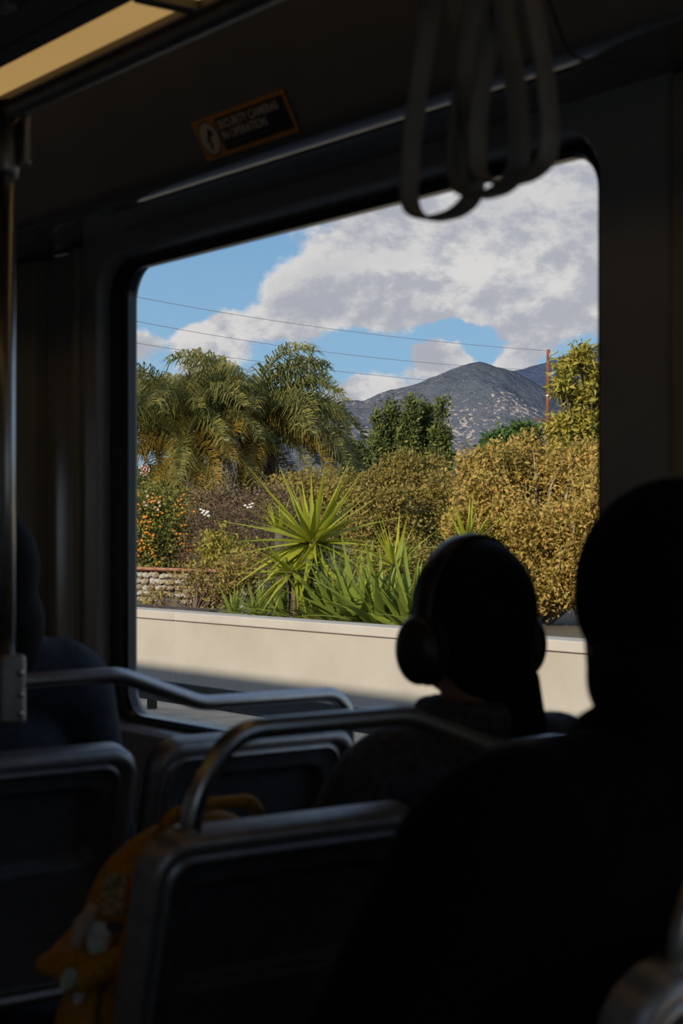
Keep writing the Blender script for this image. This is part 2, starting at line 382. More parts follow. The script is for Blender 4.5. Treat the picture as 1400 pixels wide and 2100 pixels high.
def blob(name, prims, voxel, m, parent=None, smooth_it=4, loc=None, k=.014):
    """one continuous skin over blended capsules ('c') and ellipsoids ('e'): distance field + surface nets"""
    lo = np.full(3, 1e9); hi = -lo; bb = []
    for p in prims:
        if p[0] == 'c':
            a, b = np.array(p[1], float), np.array(p[2], float); r = max(p[3], p[4]); l0, h0 = np.minimum(a, b)-r, np.maximum(a, b)+r
        else:
            c = np.array(p[1], float); r = np.array(p[2], float); l0, h0 = c-r, c+r
        bb.append((l0, h0)); lo = np.minimum(lo, l0); hi = np.maximum(hi, h0)
    lo -= 3*voxel; N = np.ceil((hi+3*voxel-lo)/voxel).astype(int)+1
    f = np.full(N, 1.0, np.float32); mg = k+3*voxel
    for p, (l0, h0) in zip(prims, bb):
        i0 = np.maximum(0, np.floor((l0-mg-lo)/voxel).astype(int)); i1 = np.minimum(N, np.ceil((h0+mg-lo)/voxel).astype(int)+1)
        ax = [lo[d]+voxel*np.arange(i0[d], i1[d]) for d in range(3)]
        X, Y, Z = np.meshgrid(*ax, indexing='ij', sparse=True)
        if p[0] == 'c':
            a, b = np.array(p[1], float), np.array(p[2], float); ab = b-a; q = max((ab*ab).sum(), 1e-12)
            h = np.clip(((X-a[0])*ab[0]+(Y-a[1])*ab[1]+(Z-a[2])*ab[2])/q, 0, 1)
            d_ = np.sqrt((X-a[0]-ab[0]*h)**2+(Y-a[1]-ab[1]*h)**2+(Z-a[2]-ab[2]*h)**2)-(p[3]+(p[4]-p[3])*h)
        else:
            c, r = p[1], p[2]
            k0 = np.sqrt(((X-c[0])/r[0])**2+((Y-c[1])/r[1])**2+((Z-c[2])/r[2])**2)
            k1 = np.sqrt(((X-c[0])/r[0]**2)**2+((Y-c[1])/r[1]**2)**2+((Z-c[2])/r[2]**2)**2)+1e-9
            d_ = k0*(k0-1)/k1
        sl = tuple(slice(i0[d], i1[d]) for d in range(3)); g = f[sl]
        kk = min(k, 1.2*(min(p[3], p[4]) if p[0] == 'c' else min(p[2])))
        hh = np.clip(kk-np.abs(g-d_), 0, None)/kk
        f[sl] = np.minimum(g, d_)-hh*hh*kk*.25
    s = f < 0
    cnt = np.zeros(N-1, np.int8); cor = [(a, b, c) for a in (0, 1) for b in (0, 1) for c in (0, 1)]
    def sub(A, o): return A[o[0]:o[0]+N[0]-1, o[1]:o[1]+N[1]-1, o[2]:o[2]+N[2]-1]
    for o in cor: cnt += sub(s, o)
    act = np.argwhere((cnt > 0) & (cnt < 8)); idx = np.full(N-1, -1, np.int32); idx[tuple(act.T)] = np.arange(len(act))
    acc = np.zeros((len(act), 3)); num = np.zeros(len(act))
    for o in cor:
        for d in range(3):
            if o[d]: continue
            e = list(o); e[d] = 1
            fa = f[tuple((act+o).T)]; fb = f[tuple((act+e).T)]; x = (fa < 0) != (fb < 0)
            tt = np.where(x, fa/(fa-fb+1e-12), 0); q = np.repeat(np.array(o, float)[None], len(act), 0); q[:, d] += tt
            acc += q*x[:, None]; num += x
    V = lo+voxel*(act+acc/num[:, None]); F = []
    for d in range(3):
        a, b = (d+1) % 3, (d+2) % 3
        n0 = [slice(1, N[0]-1), slice(1, N[1]-1), slice(1, N[2]-1)]; n0[d] = slice(0, N[d]-1); n1 = list(n0); n1[d] = slice(1, N[d])
        s0, s1 = s[tuple(n0)], s[tuple(n1)]
        for flip, msk in ((False, s0 & ~s1), (True, ~s0 & s1)):
            e = np.argwhere(msk)+np.array([sl_.start for sl_ in n0])
            ua = np.zeros(3, int); ua[a] = 1; ub = np.zeros(3, int); ub[b] = 1
            q = np.stack([idx[tuple((e-ua-ub).T)], idx[tuple((e-ub).T)], idx[tuple(e.T)], idx[tuple((e-ua).T)]], 1)
            F.append(q[:, ::-1] if flip else q)
    return link(name, mesh_np(name, V, np.concatenate(F)), m, parent, loc, True)
def text_mesh(name, body, size, m, parent=None, xs=1.0, align='LEFT', extrude=.0004, mtx=None, bold=0.0):
    cu = bpy.data.curves.new(name, 'FONT'); cu.body = body; cu.size = size; cu.align_x = align; cu.extrude = extrude
    cu.offset = bold; cu.resolution_u = 3
    o = bpy.data.objects.new('tmp', cu); C.objects.link(o); bpy.context.view_layer.update()
    me = bpy.data.meshes.new_from_object(o.evaluated_get(bpy.context.evaluated_depsgraph_get())); me.name = name
    bpy.data.objects.remove(o)
    me.transform(Matrix.Diagonal((xs, 1, 1, 1)))
    if mtx is not None: me.transform(mtx)
    me.materials.clear()
    return link(name, me, m, parent)
def leaf_np(P, size, rng, aspect=.45, fold=.15, up=0.0, dirs=None):
    """two-triangle folded leaves at points P"""
    n = len(P); a = rng.normal(size=(n, 3)) if dirs is None else dirs+rng.normal(size=(n, 3))*.35
    a[:, 2] += up; a /= np.linalg.norm(a, axis=1, keepdims=True)+1e-9
    b = rng.normal(size=(n, 3)); b -= a*(a*b).sum(1, keepdims=True); b /= np.linalg.norm(b, axis=1, keepdims=True)+1e-9
    nn = np.cross(a, b); L = (size*rng.uniform(.65, 1.35, n))[:, None]; W = L*aspect
    V = np.stack([P, P+a*L*.45+b*W*.5+nn*L*fold, P+a*L, P+a*L*.45-b*W*.5+nn*L*fold], 1).reshape(-1, 3)
    i = np.arange(n)[:, None]*4
    F = np.concatenate([i+[0, 1, 2], i+[0, 2, 3]], 1).reshape(-1, 3)
    return V, F
def clumps(blobs, ncl, per, spread, rng, shell=.55):
    """leaf positions grouped in clumps inside ellipsoids; blobs: (centre, radii)"""
    vol = np.array([r[0]*r[1]*r[2] for _, r in blobs])**(2/3); cnt = np.maximum(1, (ncl*vol/vol.sum()).astype(int))
    out = []
    for (c, r), k in zip(blobs, cnt):
        d_ = rng.normal(size=(k, 3)); d_ /= np.linalg.norm(d_, axis=1, keepdims=True)
        rad = (shell+(1-shell)*rng.random(k))[:, None]
        cc = np.array(c)+d_*rad*np.array(r)
        q = cc[:, None, :]+rng.normal(size=(k, per, 3))*spread
        out.append(q.reshape(-1, 3))
    return np.concatenate(out)
def branches(name, base, tips, r0, m, parent, rng, n=6):
    bm = bmesh.new()
    for tp in tips:
        tp = Vector(tp); b = Vector(base); mid = b.lerp(tp, .5)+Vector(rng.normal(size=3))*(tp-b).length*.035
        bm_tube(bm, [b, b.lerp(mid, .5), mid, mid.lerp(tp, .55)+Vector(rng.normal(size=3))*.03*(tp-b).length, tp], [r0, r0*.8, r0*.6, r0*.4, r0*.15], n)
    return from_bm(name, bm, m, parent, None, True)
def bush(name, label, cat, base, blobs, ncl, per, spread, size, lm, seed, group=None, aspect=.5, wood=None, shell=.55, up=0.0, r0=.03, tips=10, lumps=0):
    rng = np.random.default_rng(seed); base = Vector(base)
    if lumps:
        nb = []
        for c, r in blobs:
            nb.append((c, tuple(q*.8 for q in r)))
            for _ in range(lumps):
                d_ = rng.normal(size=3); d_ /= np.linalg.norm(d_); k_ = rng.uniform(.24, .42)
                nb.append((Vector(c)+Vector([d_[i]*r[i]*.88 for i in range(3)]), tuple(max(.06, q*k_) for q in r)))
        blobs0 = blobs; blobs = nb
    else: blobs0 = blobs
    root = empty(name, base, 0, label, cat, group)
    bl = [((Vector(c)-base), r) for c, r in blobs]
    P = clumps([(tuple(c), r) for c, r in bl], ncl, per, spread, rng, shell)
    P = P[P[:, 2] > .02]
    V, F = leaf_np(P, size, rng, aspect, up=up)
    f = link('foliage', mesh_np('foliage', V, F), lm, root); f['kind'] = 'stuff'
    tp = []
    bl0 = [((Vector(c)-base), r) for c, r in blobs0]
    for c, r in bl0:
        for _ in range(max(2, tips//len(bl0))):
            tp.append(c+Vector((rng.uniform(-.7, .7)*r[0], rng.uniform(-.7, .7)*r[1], rng.uniform(-.2, .8)*r[2])))
    branches('branches', (0, 0, -.05), tp, r0, wood or M['bark'], root, rng)
    return root

# ================================================================== THE CAR INTERIOR
def H(h): return CZ+h
wall = empty('wall_right', (2.1, 2.9, 0), label='dark moulded window wall of the carriage', kind='structure')
def local(o, parent):
    """keep a world-space mesh in place under an empty"""
    o.parent = parent; o.matrix_parent_inverse = Matrix.Translation(parent.location).inverted(); return o
def rr_loop(y0, y1, z0, z1, r, X, n=8):
    pts = rrect((y1-y0)/2, (z1-z0)/2, r, n); cy, cz = (y0+y1)/2, (z0+z1)/2
    return [(X, cy+a, cz+b) for a, b in pts]
def rect_loop(y0, y1, z0, z1, X, ref):
    """as many points as ref, pushed out onto the rectangle"""
    out = []; n = len(ref)//4
    cor = [(y1, z1), (y0, z1), (y0, z0), (y1, z0)]
    for q in range(4):
        for k in range(n):
            _, a, b = ref[q*n+k]; cy, cz = cor[q]
            h = (n-1)/2
            if k == n//2: out.append((X, cy, cz))
            elif (k < h) == (q in (0, 2)): out.append((X, cy, b))
            else: out.append((X, a, cz))
    return out
def ring_mesh(name, loops, m, parent, close=True, deg=30):
    bm = bmesh.new(); R = [[bm.verts.new(p) for p in l] for l in loops]
    if close: R.append(R[0])
    for r0, r1 in zip(R, R[1:]):
        n = len(r0)
        for k in range(n):
            try: bm.faces.new((r0[k], r0[(k+1) % n], r1[(k+1) % n], r1[k]))
            except ValueError: pass
    bmesh.ops.remove_doubles(bm, verts=bm.verts, dist=1e-5)
    bmesh.ops.recalc_face_normals(bm, faces=bm.faces)
    o = from_bm(name, bm, m); shade_auto(o.data, deg)
    return local(o, parent)
def window_bay(name, y0, y1, z0, z1, oy0, oy1, oz0, oz1, m, parent, X=2.1, dx=.05, back=.12):
    a = rr_loop(oy0-.006, oy1+.006, oz0-.004, oz1+.004, .10, X)
    b = rr_loop(oy0, oy1, oz0+.002, oz1-.002, .097, X+.008*(1 if dx > 0 else -1))
    c = rr_loop(oy0, oy1, oz0+.016, oz1-.014, .095, X+dx)
    d_ = rr_loop(oy0, oy1, oz0+.016, oz1-.014, .095, X+(back if dx > 0 else -back))
    e = rect_loop(y0, y1, z0, z1, X+(back if dx > 0 else -back), d_); f_ = rect_loop(y0, y1, z0, z1, X, a)
    return ring_mesh(name, [a, b, c, d_, e, f_], m, parent)
ZC = H(.767)
window_bay('window_surround', 1.875, 3.93, 0, ZC, 2.044, 3.85, H(-.50), H(.717), M['panel'], wall)
def panel(name, x, y0, y1, z0, z1, m, th=.10):
    bm = bmesh.new(); bm_box(bm, (0, 0, 0), (th, y1-y0, z1-z0), None, .012, 3)
    o = from_bm(name, bm, m, None, (x+th/2, (y0+y1)/2, (z0+z1)/2)); shade_auto(o.data, 40); return local(o, wall)
panel('edge_strip', 2.085, 3.938, 3.972, 0, ZC-.004, M['panel_warm'])
panel('pillar_cover', 2.125, 3.974, 4.19, 0, ZC-.004, M['panel'])
panel('side_panel', 2.09, 4.20, 4.70, 0, ZC-.004, M['panel_warm'])
for k_ in range(5): window_bay('window_surround', 4.71+k_*4.26, 4.71+k_*4.26+4.25, 0, ZC, 5.2+k_*4.26, 8.4+k_*4.26, H(-.50), H(.717), M['panel'], wall)
panel('side_panel', 2.085, 1.30, 1.868, 0, ZC-.004, M['panel_warm'])
window_bay('window_surround', -2.0, 1.29, 0, ZC, -1.4, .62, H(-.50), H(.717), M['panel'], wall)
window_bay('window_surround', -5.2, -2.01, 0, ZC, -4.6, -2.4, H(-.50), H(.717), M['panel'], wall)
window_bay('window_surround', -9.0, -5.21, 0, ZC, -8.2, -5.8, H(-.50), H(.717), M['panel'], wall)

def window(n, oy0, oy1, gl, gr, parent=None, X=2.15):
    wd = empty('window_%d' % n, (X, (oy0+oy1)/2, H(-.47)), label='wide fixed carriage window with black rubber gasket', kind='structure')
    if n > 1: wd['label'] = 'carriage window outside the picture'; wd['group'] = 'windows out of view'
    z0, z1 = H(-.486), H(.705)
    A = rr_loop(oy0, oy1, z0, z1, .095, X); B = rr_loop(oy0+.004, oy1-.004, z0+.004, z1-.004, .092, X-.012)
    Cc = rr_loop(gl-.008, gr+.008, H(-.476), H(.690), .078, X-.012); D = rr_loop(gl, gr, H(-.469), H(.682), .07, X-.002)
    E_ = rr_loop(gl, gr, H(-.469), H(.682), .07, X+.02); F_ = rr_loop(oy0, oy1, z0, z1, .095, X+.02)
    ring_mesh('gasket', [A, B, Cc, D, E_, F_], M['gasket'], wd)
    G = rr_loop(gl-.01, gr+.01, H(-.479), H(.692), .08, X+.004)
    bm = bmesh.new(); bm.faces.new([bm.verts.new(p) for p in G]); bm.normal_update()
    local(from_bm('pane', bm, M['glass']), wd)
    return wd
win = window(1, 2.044, 3.85, 2.088, 3.77)
window(2, -1.4, .62, -1.33, .55)
# upper cove: three modules with dark joints
COVE = (Vector((1.848, .765)), Vector((1.795, .872)), Vector((1.705, .996)))
def cove(y0, y1, parent):
    pr = [(2.1, .767), (2.0, .7598), (1.93, .7545), (1.905, .7525)]
    for k in range(1, 9):
        a = k/8; q0, q1, q2 = Vector((1.905, .7525)), Vector((1.860, .7485)), Vector((1.848, .765))
        v = q0*(1-a)**2+q1*2*a*(1-a)+q2*a*a; pr.append((v.x, v.y))
    for k in range(1, 9):
        a = k/8; q0, q1, q2 = COVE; v = q0*(1-a)**2+q1*2*a*(1-a)+q2*a*a; pr.append((v.x, v.y))
    pr += [(1.70, 1.04), (2.21, 1.04), (2.21, .767)]
    o = prism_profile('cove_panel', [(x, H(z)) for x, z in pr], y0, y1, M['cove'], None, 2, True)
    return local(o, parent)
cv = empty('trim_1', (1.85, 2.9, H(.77)), label='dark glossy cove above the windows in three modules', kind='structure')
cove(1.876, 3.926, cv); cove(3.936, 26.0, cv); cove(-9.0, 1.866, cv)
for px, py in ((272, 443),):
    q = onX(px, py, 2.04); q.z = H(.7615)
    bm = bmesh.new(); bmesh.ops.create_uvsphere(bm, u_segments=12, v_segments=8, radius=.007); bmesh.ops.scale(bm, verts=bm.verts, vec=(1, 1, .5))
    local(from_bm('screw', bm, M['steel_dull'], None, q, True), cv)
# ceiling with recessed lamps
ceil = empty('ceiling', (.6, 2.5, H(1.0)), label='dark carriage ceiling', kind='structure')
def cplate(x0, x1, y0, y1, h0, h1, m, name='ceiling_panel', bev=.006):
    o = box(name, ((x0+x1)/2, (y0+y1)/2, H((h0+h1)/2)), (x1-x0, y1-y0, h1-h0), m, None, bev); return local(o, ceil)
cplate(-.55, 1.50, -9.0, 26.0, 1.0, 1.05, M['ceiling'])
cplate(1.50, 1.552, -9.0, 26.0, .992, 1.05, M['ceiling'], 'ceiling_rib')
cplate(1.40, 1.425, -9.0, 26.0, .988, 1.01, M['ceiling'], 'ceiling_rib')
cplate(1.676, 1.72, -9.0, 26.0, .992, 1.05, M['ceiling'], 'ceiling_rib')
cplate(-.70, 2.25, -9.1, 26.1, 1.052, 1.37, M['panel'], 'roof_shell')
for y in (-1.2, .74, 2.69, 4.64): cplate(1.553, 1.675, y-.018, y+.018, .990, 1.05, M['ceiling'], 'lamp_divider', .003)
cplate(1.553, 1.675, -9.0, -1.22, .995, 1.05, M['ceiling']); cplate(1.553, 1.675, 4.66, 26.0, .995, 1.05, M['ceiling'])
for (y0, y1), lb, lx in (((2.71, 4.62), 'lit warm ceiling lamp panel at the far end, nearest the vertical pole', 1.614),
                     ((.76, 2.67), 'warm ceiling lamp panel cut by the top edge, behind the dark divider', 1.614),
                     ((-1.18, .72), 'ceiling lamp panel above the photographer', 1.614),
                     ((-1.18, .72), 'rearmost ceiling lamp panel over the aisle side seats', .0), ((.76, 2.67), 'middle ceiling lamp panel over the aisle side seats', .0), ((2.71, 4.62), 'foremost ceiling lamp panel over the aisle side seats', .0)):
    r_ = empty('ceiling_lamp', (lx, (y0+y1)/2, H(1.0)), 0, lb, 'lamp', 'ceiling lamp strips')
    zo = 0 if lx > 1 else -.045
    box('diffuser', (0, 0, .012+zo), (.114, y1-y0-.01, .012), M['lamp'], r_, .003)
    box('housing', (0, 0, .034+zo), (.118, y1-y0-.004, .028), M['ceiling'], r_, .002)
r_ = empty('ceiling_bracket', at(10, 74, 3.05), 0, 'small grey fitting on the ceiling in the top left corner', 'fitting')
r_.location.z = H(.965)
box('clip', (0, 0, .0), (.03, .05, .014), M['grey_fit'], r_, .005); box('stem', (0, 0, .02), (.012, .016, .032), M['grey_fit'], r_, .003)
# floor, far walls
fl = box('floor', (.8, 8.5, -.04), (2.9, 35.2, .08), M['floor'], None, 0); tag(fl, 'dark rubber carriage floor', kind='structure')
wl = empty('wall_left', (-.5, 1.2, 0), label='carriage wall on the aisle side', kind='structure')
for k_ in range(4): window_bay('window_surround', 9.0+k_*4.25, 9.0+k_*4.25+4.25, 0, H(1.04), 9.3+k_*4.25, 12.5+k_*4.25, H(-.50), H(.717), M['panel'], wl, X=-.5, dx=-.05)
window_bay('window_surround', -5.0, .19, 0, H(1.04), -4.4, -.45, H(-.50), H(.717), M['panel'], wl, X=-.5, dx=-.05)
window_bay('window_surround', -9.0, -5.01, 0, H(1.04), -8.3, -5.6, H(-.50), H(.717), M['panel'], wl, X=-.5, dx=-.05)
local(box('side_panel', (-.56, 4.595, 1.2), (.12, 8.80, 2.4), M['panel'], None, 0), wl)
window(3, -4.4, -.45, -4.33, -.52, X=-.556)
window(4, -8.3, -5.6, -8.23, -5.67, X=-.556)
for k_ in range(4): window(7+k_, 9.3+k_*4.25, 12.5+k_*4.25, 9.37+k_*4.25, 12.43+k_*4.25, X=-.556)
for k_ in range(5): window(12+k_, 5.2+k_*4.26, 8.4+k_*4.26, 5.27+k_*4.26, 8.33+k_*4.26)
window(5, -4.6, -2.4, -4.53, -2.47); window(6, -8.2, -5.8, -8.13, -5.87)
for n_, y in (('wall_front', 26.04), ('wall_back', -9.04)):
    tag(box(n_, (.8, y, 1.2), (2.9, .08, 2.4), M['panel_warm'], None, 0), 'end wall of the carriage' if 'front' in n_ else 'rear end wall of the carriage', kind='structure')
tag(box('baseboard_right', (2.085, 2.9, .05), (.03, 7.4, .10), M['gasket'], None, .004), 'black kick strip at the foot of the window wall', kind='structure')

# ------------------------------------------------------------------ sticker
cvd = Vector((1.95-1.705, 0, .79-.996)).normalized()            # down the cove
q_tl, q_tr = onX(391, 256, 1.80), onX(578, 200, 1.80)
u_ax = Vector((0, -1, 0)); v_ax = -cvd; n_ax = u_ax.cross(v_ax)
st = empty('security_notice', (0, 0, 0), 0, 'orange bordered black notice with white lettering on the dark cove', 'sign')
SW, SH = abs(q_tl.y-q_tr.y), .084
def cove_pt(y, s_):
    """point on the cove face: s_ metres above the bend"""
    a = s_/.273; q0, q1, q2 = COVE
    v = q0*(1-a)**2+q1*2*a*(1-a)+q2*a*a; return Vector((v.x, y, H(v.y)))
org = cove_pt(q_tl.y, .006)
v_ax = (cove_pt(0, .090)-cove_pt(0, .006)).normalized(); n_ax = u_ax.cross(v_ax).normalized()
if n_ax.x > 0: n_ax = -n_ax
MS = Matrix((( *u_ax, 0), (*v_ax, 0), (*n_ax, 0), (0, 0, 0, 1))).transposed()
MS.translation = org + n_ax*.005
st.matrix_world = MS
def flat(name, pts, m, parent, z, th=.0008):
    bm = bmesh.new(); a = [bm.verts.new((x, y, z)) for x, y in pts]; f = bm.faces.new(a)
    r = bmesh.ops.extrude_face_region(bm, geom=[f]); bmesh.ops.translate(bm, verts=[v for v in r['geom'] if isinstance(v, bmesh.types.BMVert)], vec=(0, 0, th))
    bmesh.ops.recalc_face_normals(bm, faces=bm.faces); return from_bm(name, bm, m, parent)
def rectp(x0, y0, x1, y1): return [(x0, y0), (x1, y0), (x1, y1), (x0, y1)]
def ellp(cx, cy, rx, ry, n=32): return [(cx+rx*math.cos(2*PI*k/n), cy+ry*math.sin(2*PI*k/n)) for k in range(n)]
flat('backing', [(x+SW/2, y+SH/2) for x, y in rrect(SW/2, SH/2, .004, 4)], M['sticker_orange'], st, 0, .001)
bx0 = SW*.245
flat('text_field', rectp(bx0, .009, SW-.008, SH-.008), M['sticker_black'], st, .001, .0006)
flat('icon_ring', ellp(SW*.128, SH*.5, SW*.109, SH*.445), M['sticker_black'], st, .001, .0005)
flat('icon_disc', ellp(SW*.128, SH*.5, SW*.095, SH*.395), M['sticker_white'], st, .0015, .0005)
flat('camera_symbol', [(SW*.128+x*SW, SH*.5+y*SH) for x, y in ((-.02, .02), (.02, .25), (.055, .16), (.045, .04), (.02, .06), (.0, -.06), (.015, -.12), (-.005, -.28), (-.02, -.25), (-.012, -.1), (-.03, -.06))], M['sticker_black'], st, .002, .0005)
wf = SW-.008-bx0
text_mesh('lettering', 'SECURITY CAMERAS', .024, M['sticker_white'], st, xs=1, mtx=Matrix.Translation((bx0+.006, SH-.031, .0017)) @ Matrix.Diagonal((wf*.94/.233, 1.0, 1, 1)), bold=.0004)
text_mesh('lettering', 'IN OPERATION', .024, M['sticker_white'], st, xs=1, mtx=Matrix.Translation((bx0+.006, SH-.053, .0017)) @ Matrix.Diagonal((wf*.94/.233, 1.0, 1, 1)), bold=.0004)
xx = bx0+.008; rnd = random.Random(3)
k = 0
while xx < SW*.72:
    l_ = rnd.uniform(.004, .010); flat('fine_print', rectp(xx, .019, xx+l_, .0212), M['sticker_dim'], st, .0017, .0004); xx += l_+.0022

# ------------------------------------------------------------------ grab rail, stanchion and straps overhead
RX, RH = 1.29, .742
gr = empty('overhead_grab_rail', (RX, 2.7, H(RH)), 0, 'long dark steel grab rail running under the ceiling', 'rail')
tube('bar', [(0, -6.0, 0), (0, 0, 0), (0, 3.6, 0)], .0165, M['steel_dull'], gr, 16)
for y in (-4.5, -2.4, 3.0):
    tube('hanger', [(0, y, .0), (.0, y, .262)], .010, M['steel_dull'], gr, 10)
PYR = 2.69
px_ = 1.288
sp = empty('stanchion_pole', (px_, PYR, H(-.275)), 0, 'vertical steel pole at the left edge between seat rail and ceiling rail', 'pole')
tube('pole', [(0, 0, -.06), (0, 0, .4), (0, 0, RH+.275-.02)], .0150, M['steel'], sp, 16)
tube('top_socket', [(0, 0, RH+.275-.115), (0, 0, RH+.275-.10), (0, 0, RH+.275+.018)], [.019, .0225, .0225], M['steel_dull'], sp, 16)
box('top_clamp', (.020, -.022, RH+.275-.055), (.012, .05, .085), M['steel'], sp, .004)
bm = bmesh.new(); bm_box(bm, (0, 0, 0), (.052, .05, .125), None, .010, 3); cl = from_bm('rail_clamp', bm, M['steel_dull'], sp, (0, -.005, .0))
for dz in (-.042, -.008, .03):
    tube('clamp_bolt', [(.012, -.023, dz), (.012, -.029, dz)], .006, M['steel'], cl, 8)
def strap(cx_px, bottom_h, half, tw, seed, label, tape=.031):
    r = ray(cx_px, 400); Yc = RX/r.x*r.y
    root = empty('hand_strap', (RX, Yc, H(RH)), tw, label, 'strap', 'hand straps on the grab rail')
    L = RH-bottom_h; pts = []
    prof = [(0.010, -.02), (.018, -.10*L/.37), (.037, -.19*L/.37), (.051, -.26*L/.37), (half, -.315*L/.37), (half*.98, -.342*L/.37), (half*.80, -L+.011), (half*.42, -L+.0018), (0, -L)]
    fine = []
    full = [(-a, b) for a, b in prof] + [(a, b) for a, b in prof[-2::-1]]
    P_ = [Vector((0, a, b)) for a, b in full]
    for i in range(len(P_)-1):
        p0, p1, p2, p3 = P_[max(i-1, 0)], P_[i], P_[i+1], P_[min(i+2, len(P_)-1)]
        for k in range(5):
            s_ = k/5; fine.append(.5*((2*p1)+(p2-p0)*s_+(2*p0-5*p1+4*p2-p3)*s_*s_+(3*p1-p0-3*p2+p3)*s_**3))
    fine.append(P_[-1])
    bm = bmesh.new(); rings = []
    for i, p in enumerate(fine):
        tt = (fine[min(i+1, len(fine)-1)]-fine[max(i-1, 0)]).normalized(); nn = Vector((1, 0, 0)).cross(tt).normalized()
        rings.append([bm.verts.new(p+Vector((sx*tape/2, 0, 0))+nn*sn*.0022) for sx, sn in ((-1, -.6), (-.93, -1), (.93, -1), (1, -.6), (1, .6), (.93, 1), (-.93, 1), (-1, .6))])
    for r0, r1 in zip(rings, rings[1:]):
        for k in range(8): bm.faces.new((r0[k], r1[k], r1[(k+1) % 8], r0[(k+1) % 8]))
    bm.faces.new(rings[0]); bm.faces.new(rings[-1][::-1]); bmesh.ops.recalc_face_normals(bm, faces=bm.faces)
    from_bm('strap_loop', bm, M['strap'], root, None, True)
    bm = bmesh.new(); n = 20; rr = []
    for k in range(n):
        a = 2*PI*k/n; rr.append([bm.verts.new((sx*.016, math.sin(a)*q, math.cos(a)*q)) for sx, q in ((-1, .0172), (1, .0172), (1, .0215), (-1, .0215))])
    for k in range(n):
        for j in range(4): bm.faces.new((rr[k][j], rr[(k+1) % n][j], rr[(k+1) % n][(j+1) % 4], rr[k][(j+1) % 4]))
    bmesh.ops.recalc_face_normals(bm, faces=bm.faces); from_bm('rail_sleeve', bm, M['strap'], root)
strap(905, .378, .057, .06, 1, 'longest grey hand strap, leftmost of the hanging loops')
strap(1000, .392, .056, -.05, 2, 'grey hand strap, middle one of the hanging loops')
strap(1050, .400, .056, .08, 3, 'grey hand strap, rightmost of the hanging loops')

# ------------------------------------------------------------------ seats
YA, YB, YZ = 1.86, 2.70, 1.02
ZT = H(-.392)
REC = math.radians(15)
def seat_loops(wd, ht):
    L = []
    # (inset, depth towards the back, top inset extra)
    for ins, dp, r in ((.0, -.018, .055), (.0, .010, .055), (.0035, .021, .053), (.011, .028, .05), (.019, .027, .047), (.0235, .018, .044), (.0275, .0135, .042), (.0315, .018, .040), (.037, .020, .038), (.044, .011, .034)):
        L.append([(x, -dp, z) for x, z in rrect(wd/2-ins, ht/2-ins, r, 6)])
    return L
def bridge(bm, R):
    for r0, r1 in zip(R, R[1:]):
        n = len(r0)
        for k in range(n): bm.faces.new((r0[k], r0[(k+1) % n], r1[(k+1) % n], r1[k]))
def make_seat(wd, left):
    ht = .50
    root = empty('passenger_seat', (0, 0, 0))
    rot = Matrix.Rotation(REC, 4, 'X')     # top leans back (towards -Y)
    off = Matrix.Translation((0, 0, ZT)) @ rot @ Matrix.Translation((0, 0, -ht/2))
    L = seat_loops(wd, ht)
    bm = bmesh.new(); R = [[bm.verts.new(p) for p in l] for l in L[:9]]; bridge(bm, R)
    bm.faces.new(R[0]); bmesh.ops.recalc_face_normals(bm, faces=bm.faces)
    bmesh.ops.transform(bm, matrix=off, verts=bm.verts); o = from_bm('seat_rim', bm, M['rim'], root); shade_auto(o.data, 55)
    # back panel with a shallow recess, lower lip catching the light
    bm = bmesh.new(); RL = []
    RL.append([bm.verts.new(p) for p in L[8]]); RL.append([bm.verts.new(p) for p in L[9]])
    zt = ht/2-.075; zb = ht/2-.235; hw = wd/2-.062
    def rec(ex, dp, r, low=0): return [bm.verts.new((x, -dp, z+(zt+zb)/2)) for x, z in rrect(hw+ex, (zt-zb)/2+ex, r, 6)]
    for ex, dp, r in ((.008, .011, .045), (.0, .0095, .042), (-.005, .004, .04), (-.009, -.005, .038), (-.014, -.011, .034), (-.024, -.013, .028)):
        RL.append(rec(ex, dp, r))
    bridge(bm, RL); bm.faces.new(RL[-1]); bmesh.ops.recalc_face_normals(bm, faces=bm.faces)
    bmesh.ops.transform(bm, matrix=off, verts=bm.verts); o = from_bm('back_panel', bm, M['seat'], root); shade_auto(o.data, 60)
    # upholstered front of the backrest, pan and pedestal
    bm = bmesh.new(); bm_box(bm, (0, .036, 0), (wd-.08, .04, ht-.08), None, .018, 3); bmesh.ops.transform(bm, matrix=off, verts=bm.verts)
    o = from_bm('back_cushion', bm, M['cushion'], root); shade_auto(o.data, 40)
    bm = bmesh.new(); bm_box(bm, (0, .355, .435), (wd-.02, .42, .055), Matrix.Rotation(math.radians(4), 4, 'X'), .02, 3)
    o = from_bm('seat_cushion', bm, M['cushion'], root); shade_auto(o.data, 40)
    bm = bmesh.new(); bm_box(bm, (0, .33, .385), (wd-.05, .36, .04), None, .01, 2)
    from_bm('seat_pan', bm, M['seat'], root)
    tube('pedestal', [(0, .33, .0), (0, .33, .02), (0, .33, .03), (0, .33, .37)], [.11, .11, .04, .04], M['steel_dull'], root, 14)
    return root
def copy_tree(o, parent=None):
    c = o.copy(); C.objects.link(c); c.parent = parent
    if parent is not None: c.matrix_parent_inverse = o.matrix_parent_inverse.copy()
    for ch in o.children: copy_tree(ch, c)
    return c
XS, XW, WS = (1.088+1.556)/2, (1.590+2.066)/2, .470
protoA = make_seat(WS, True)
spots = [(XS, YA, 'dark aisle seat with the mustard backpack resting on it'),
         (XW, YA, 'dark window seat hidden behind the person with headphones'),
         (XS, YB, 'dark seat back at the left edge, behind the person in navy'),
         (XW, YB, 'empty dark window seat in front of the person with headphones'),
         (XS-.006, YZ, 'nearest dark seat back, cropped in the bottom right corner')]
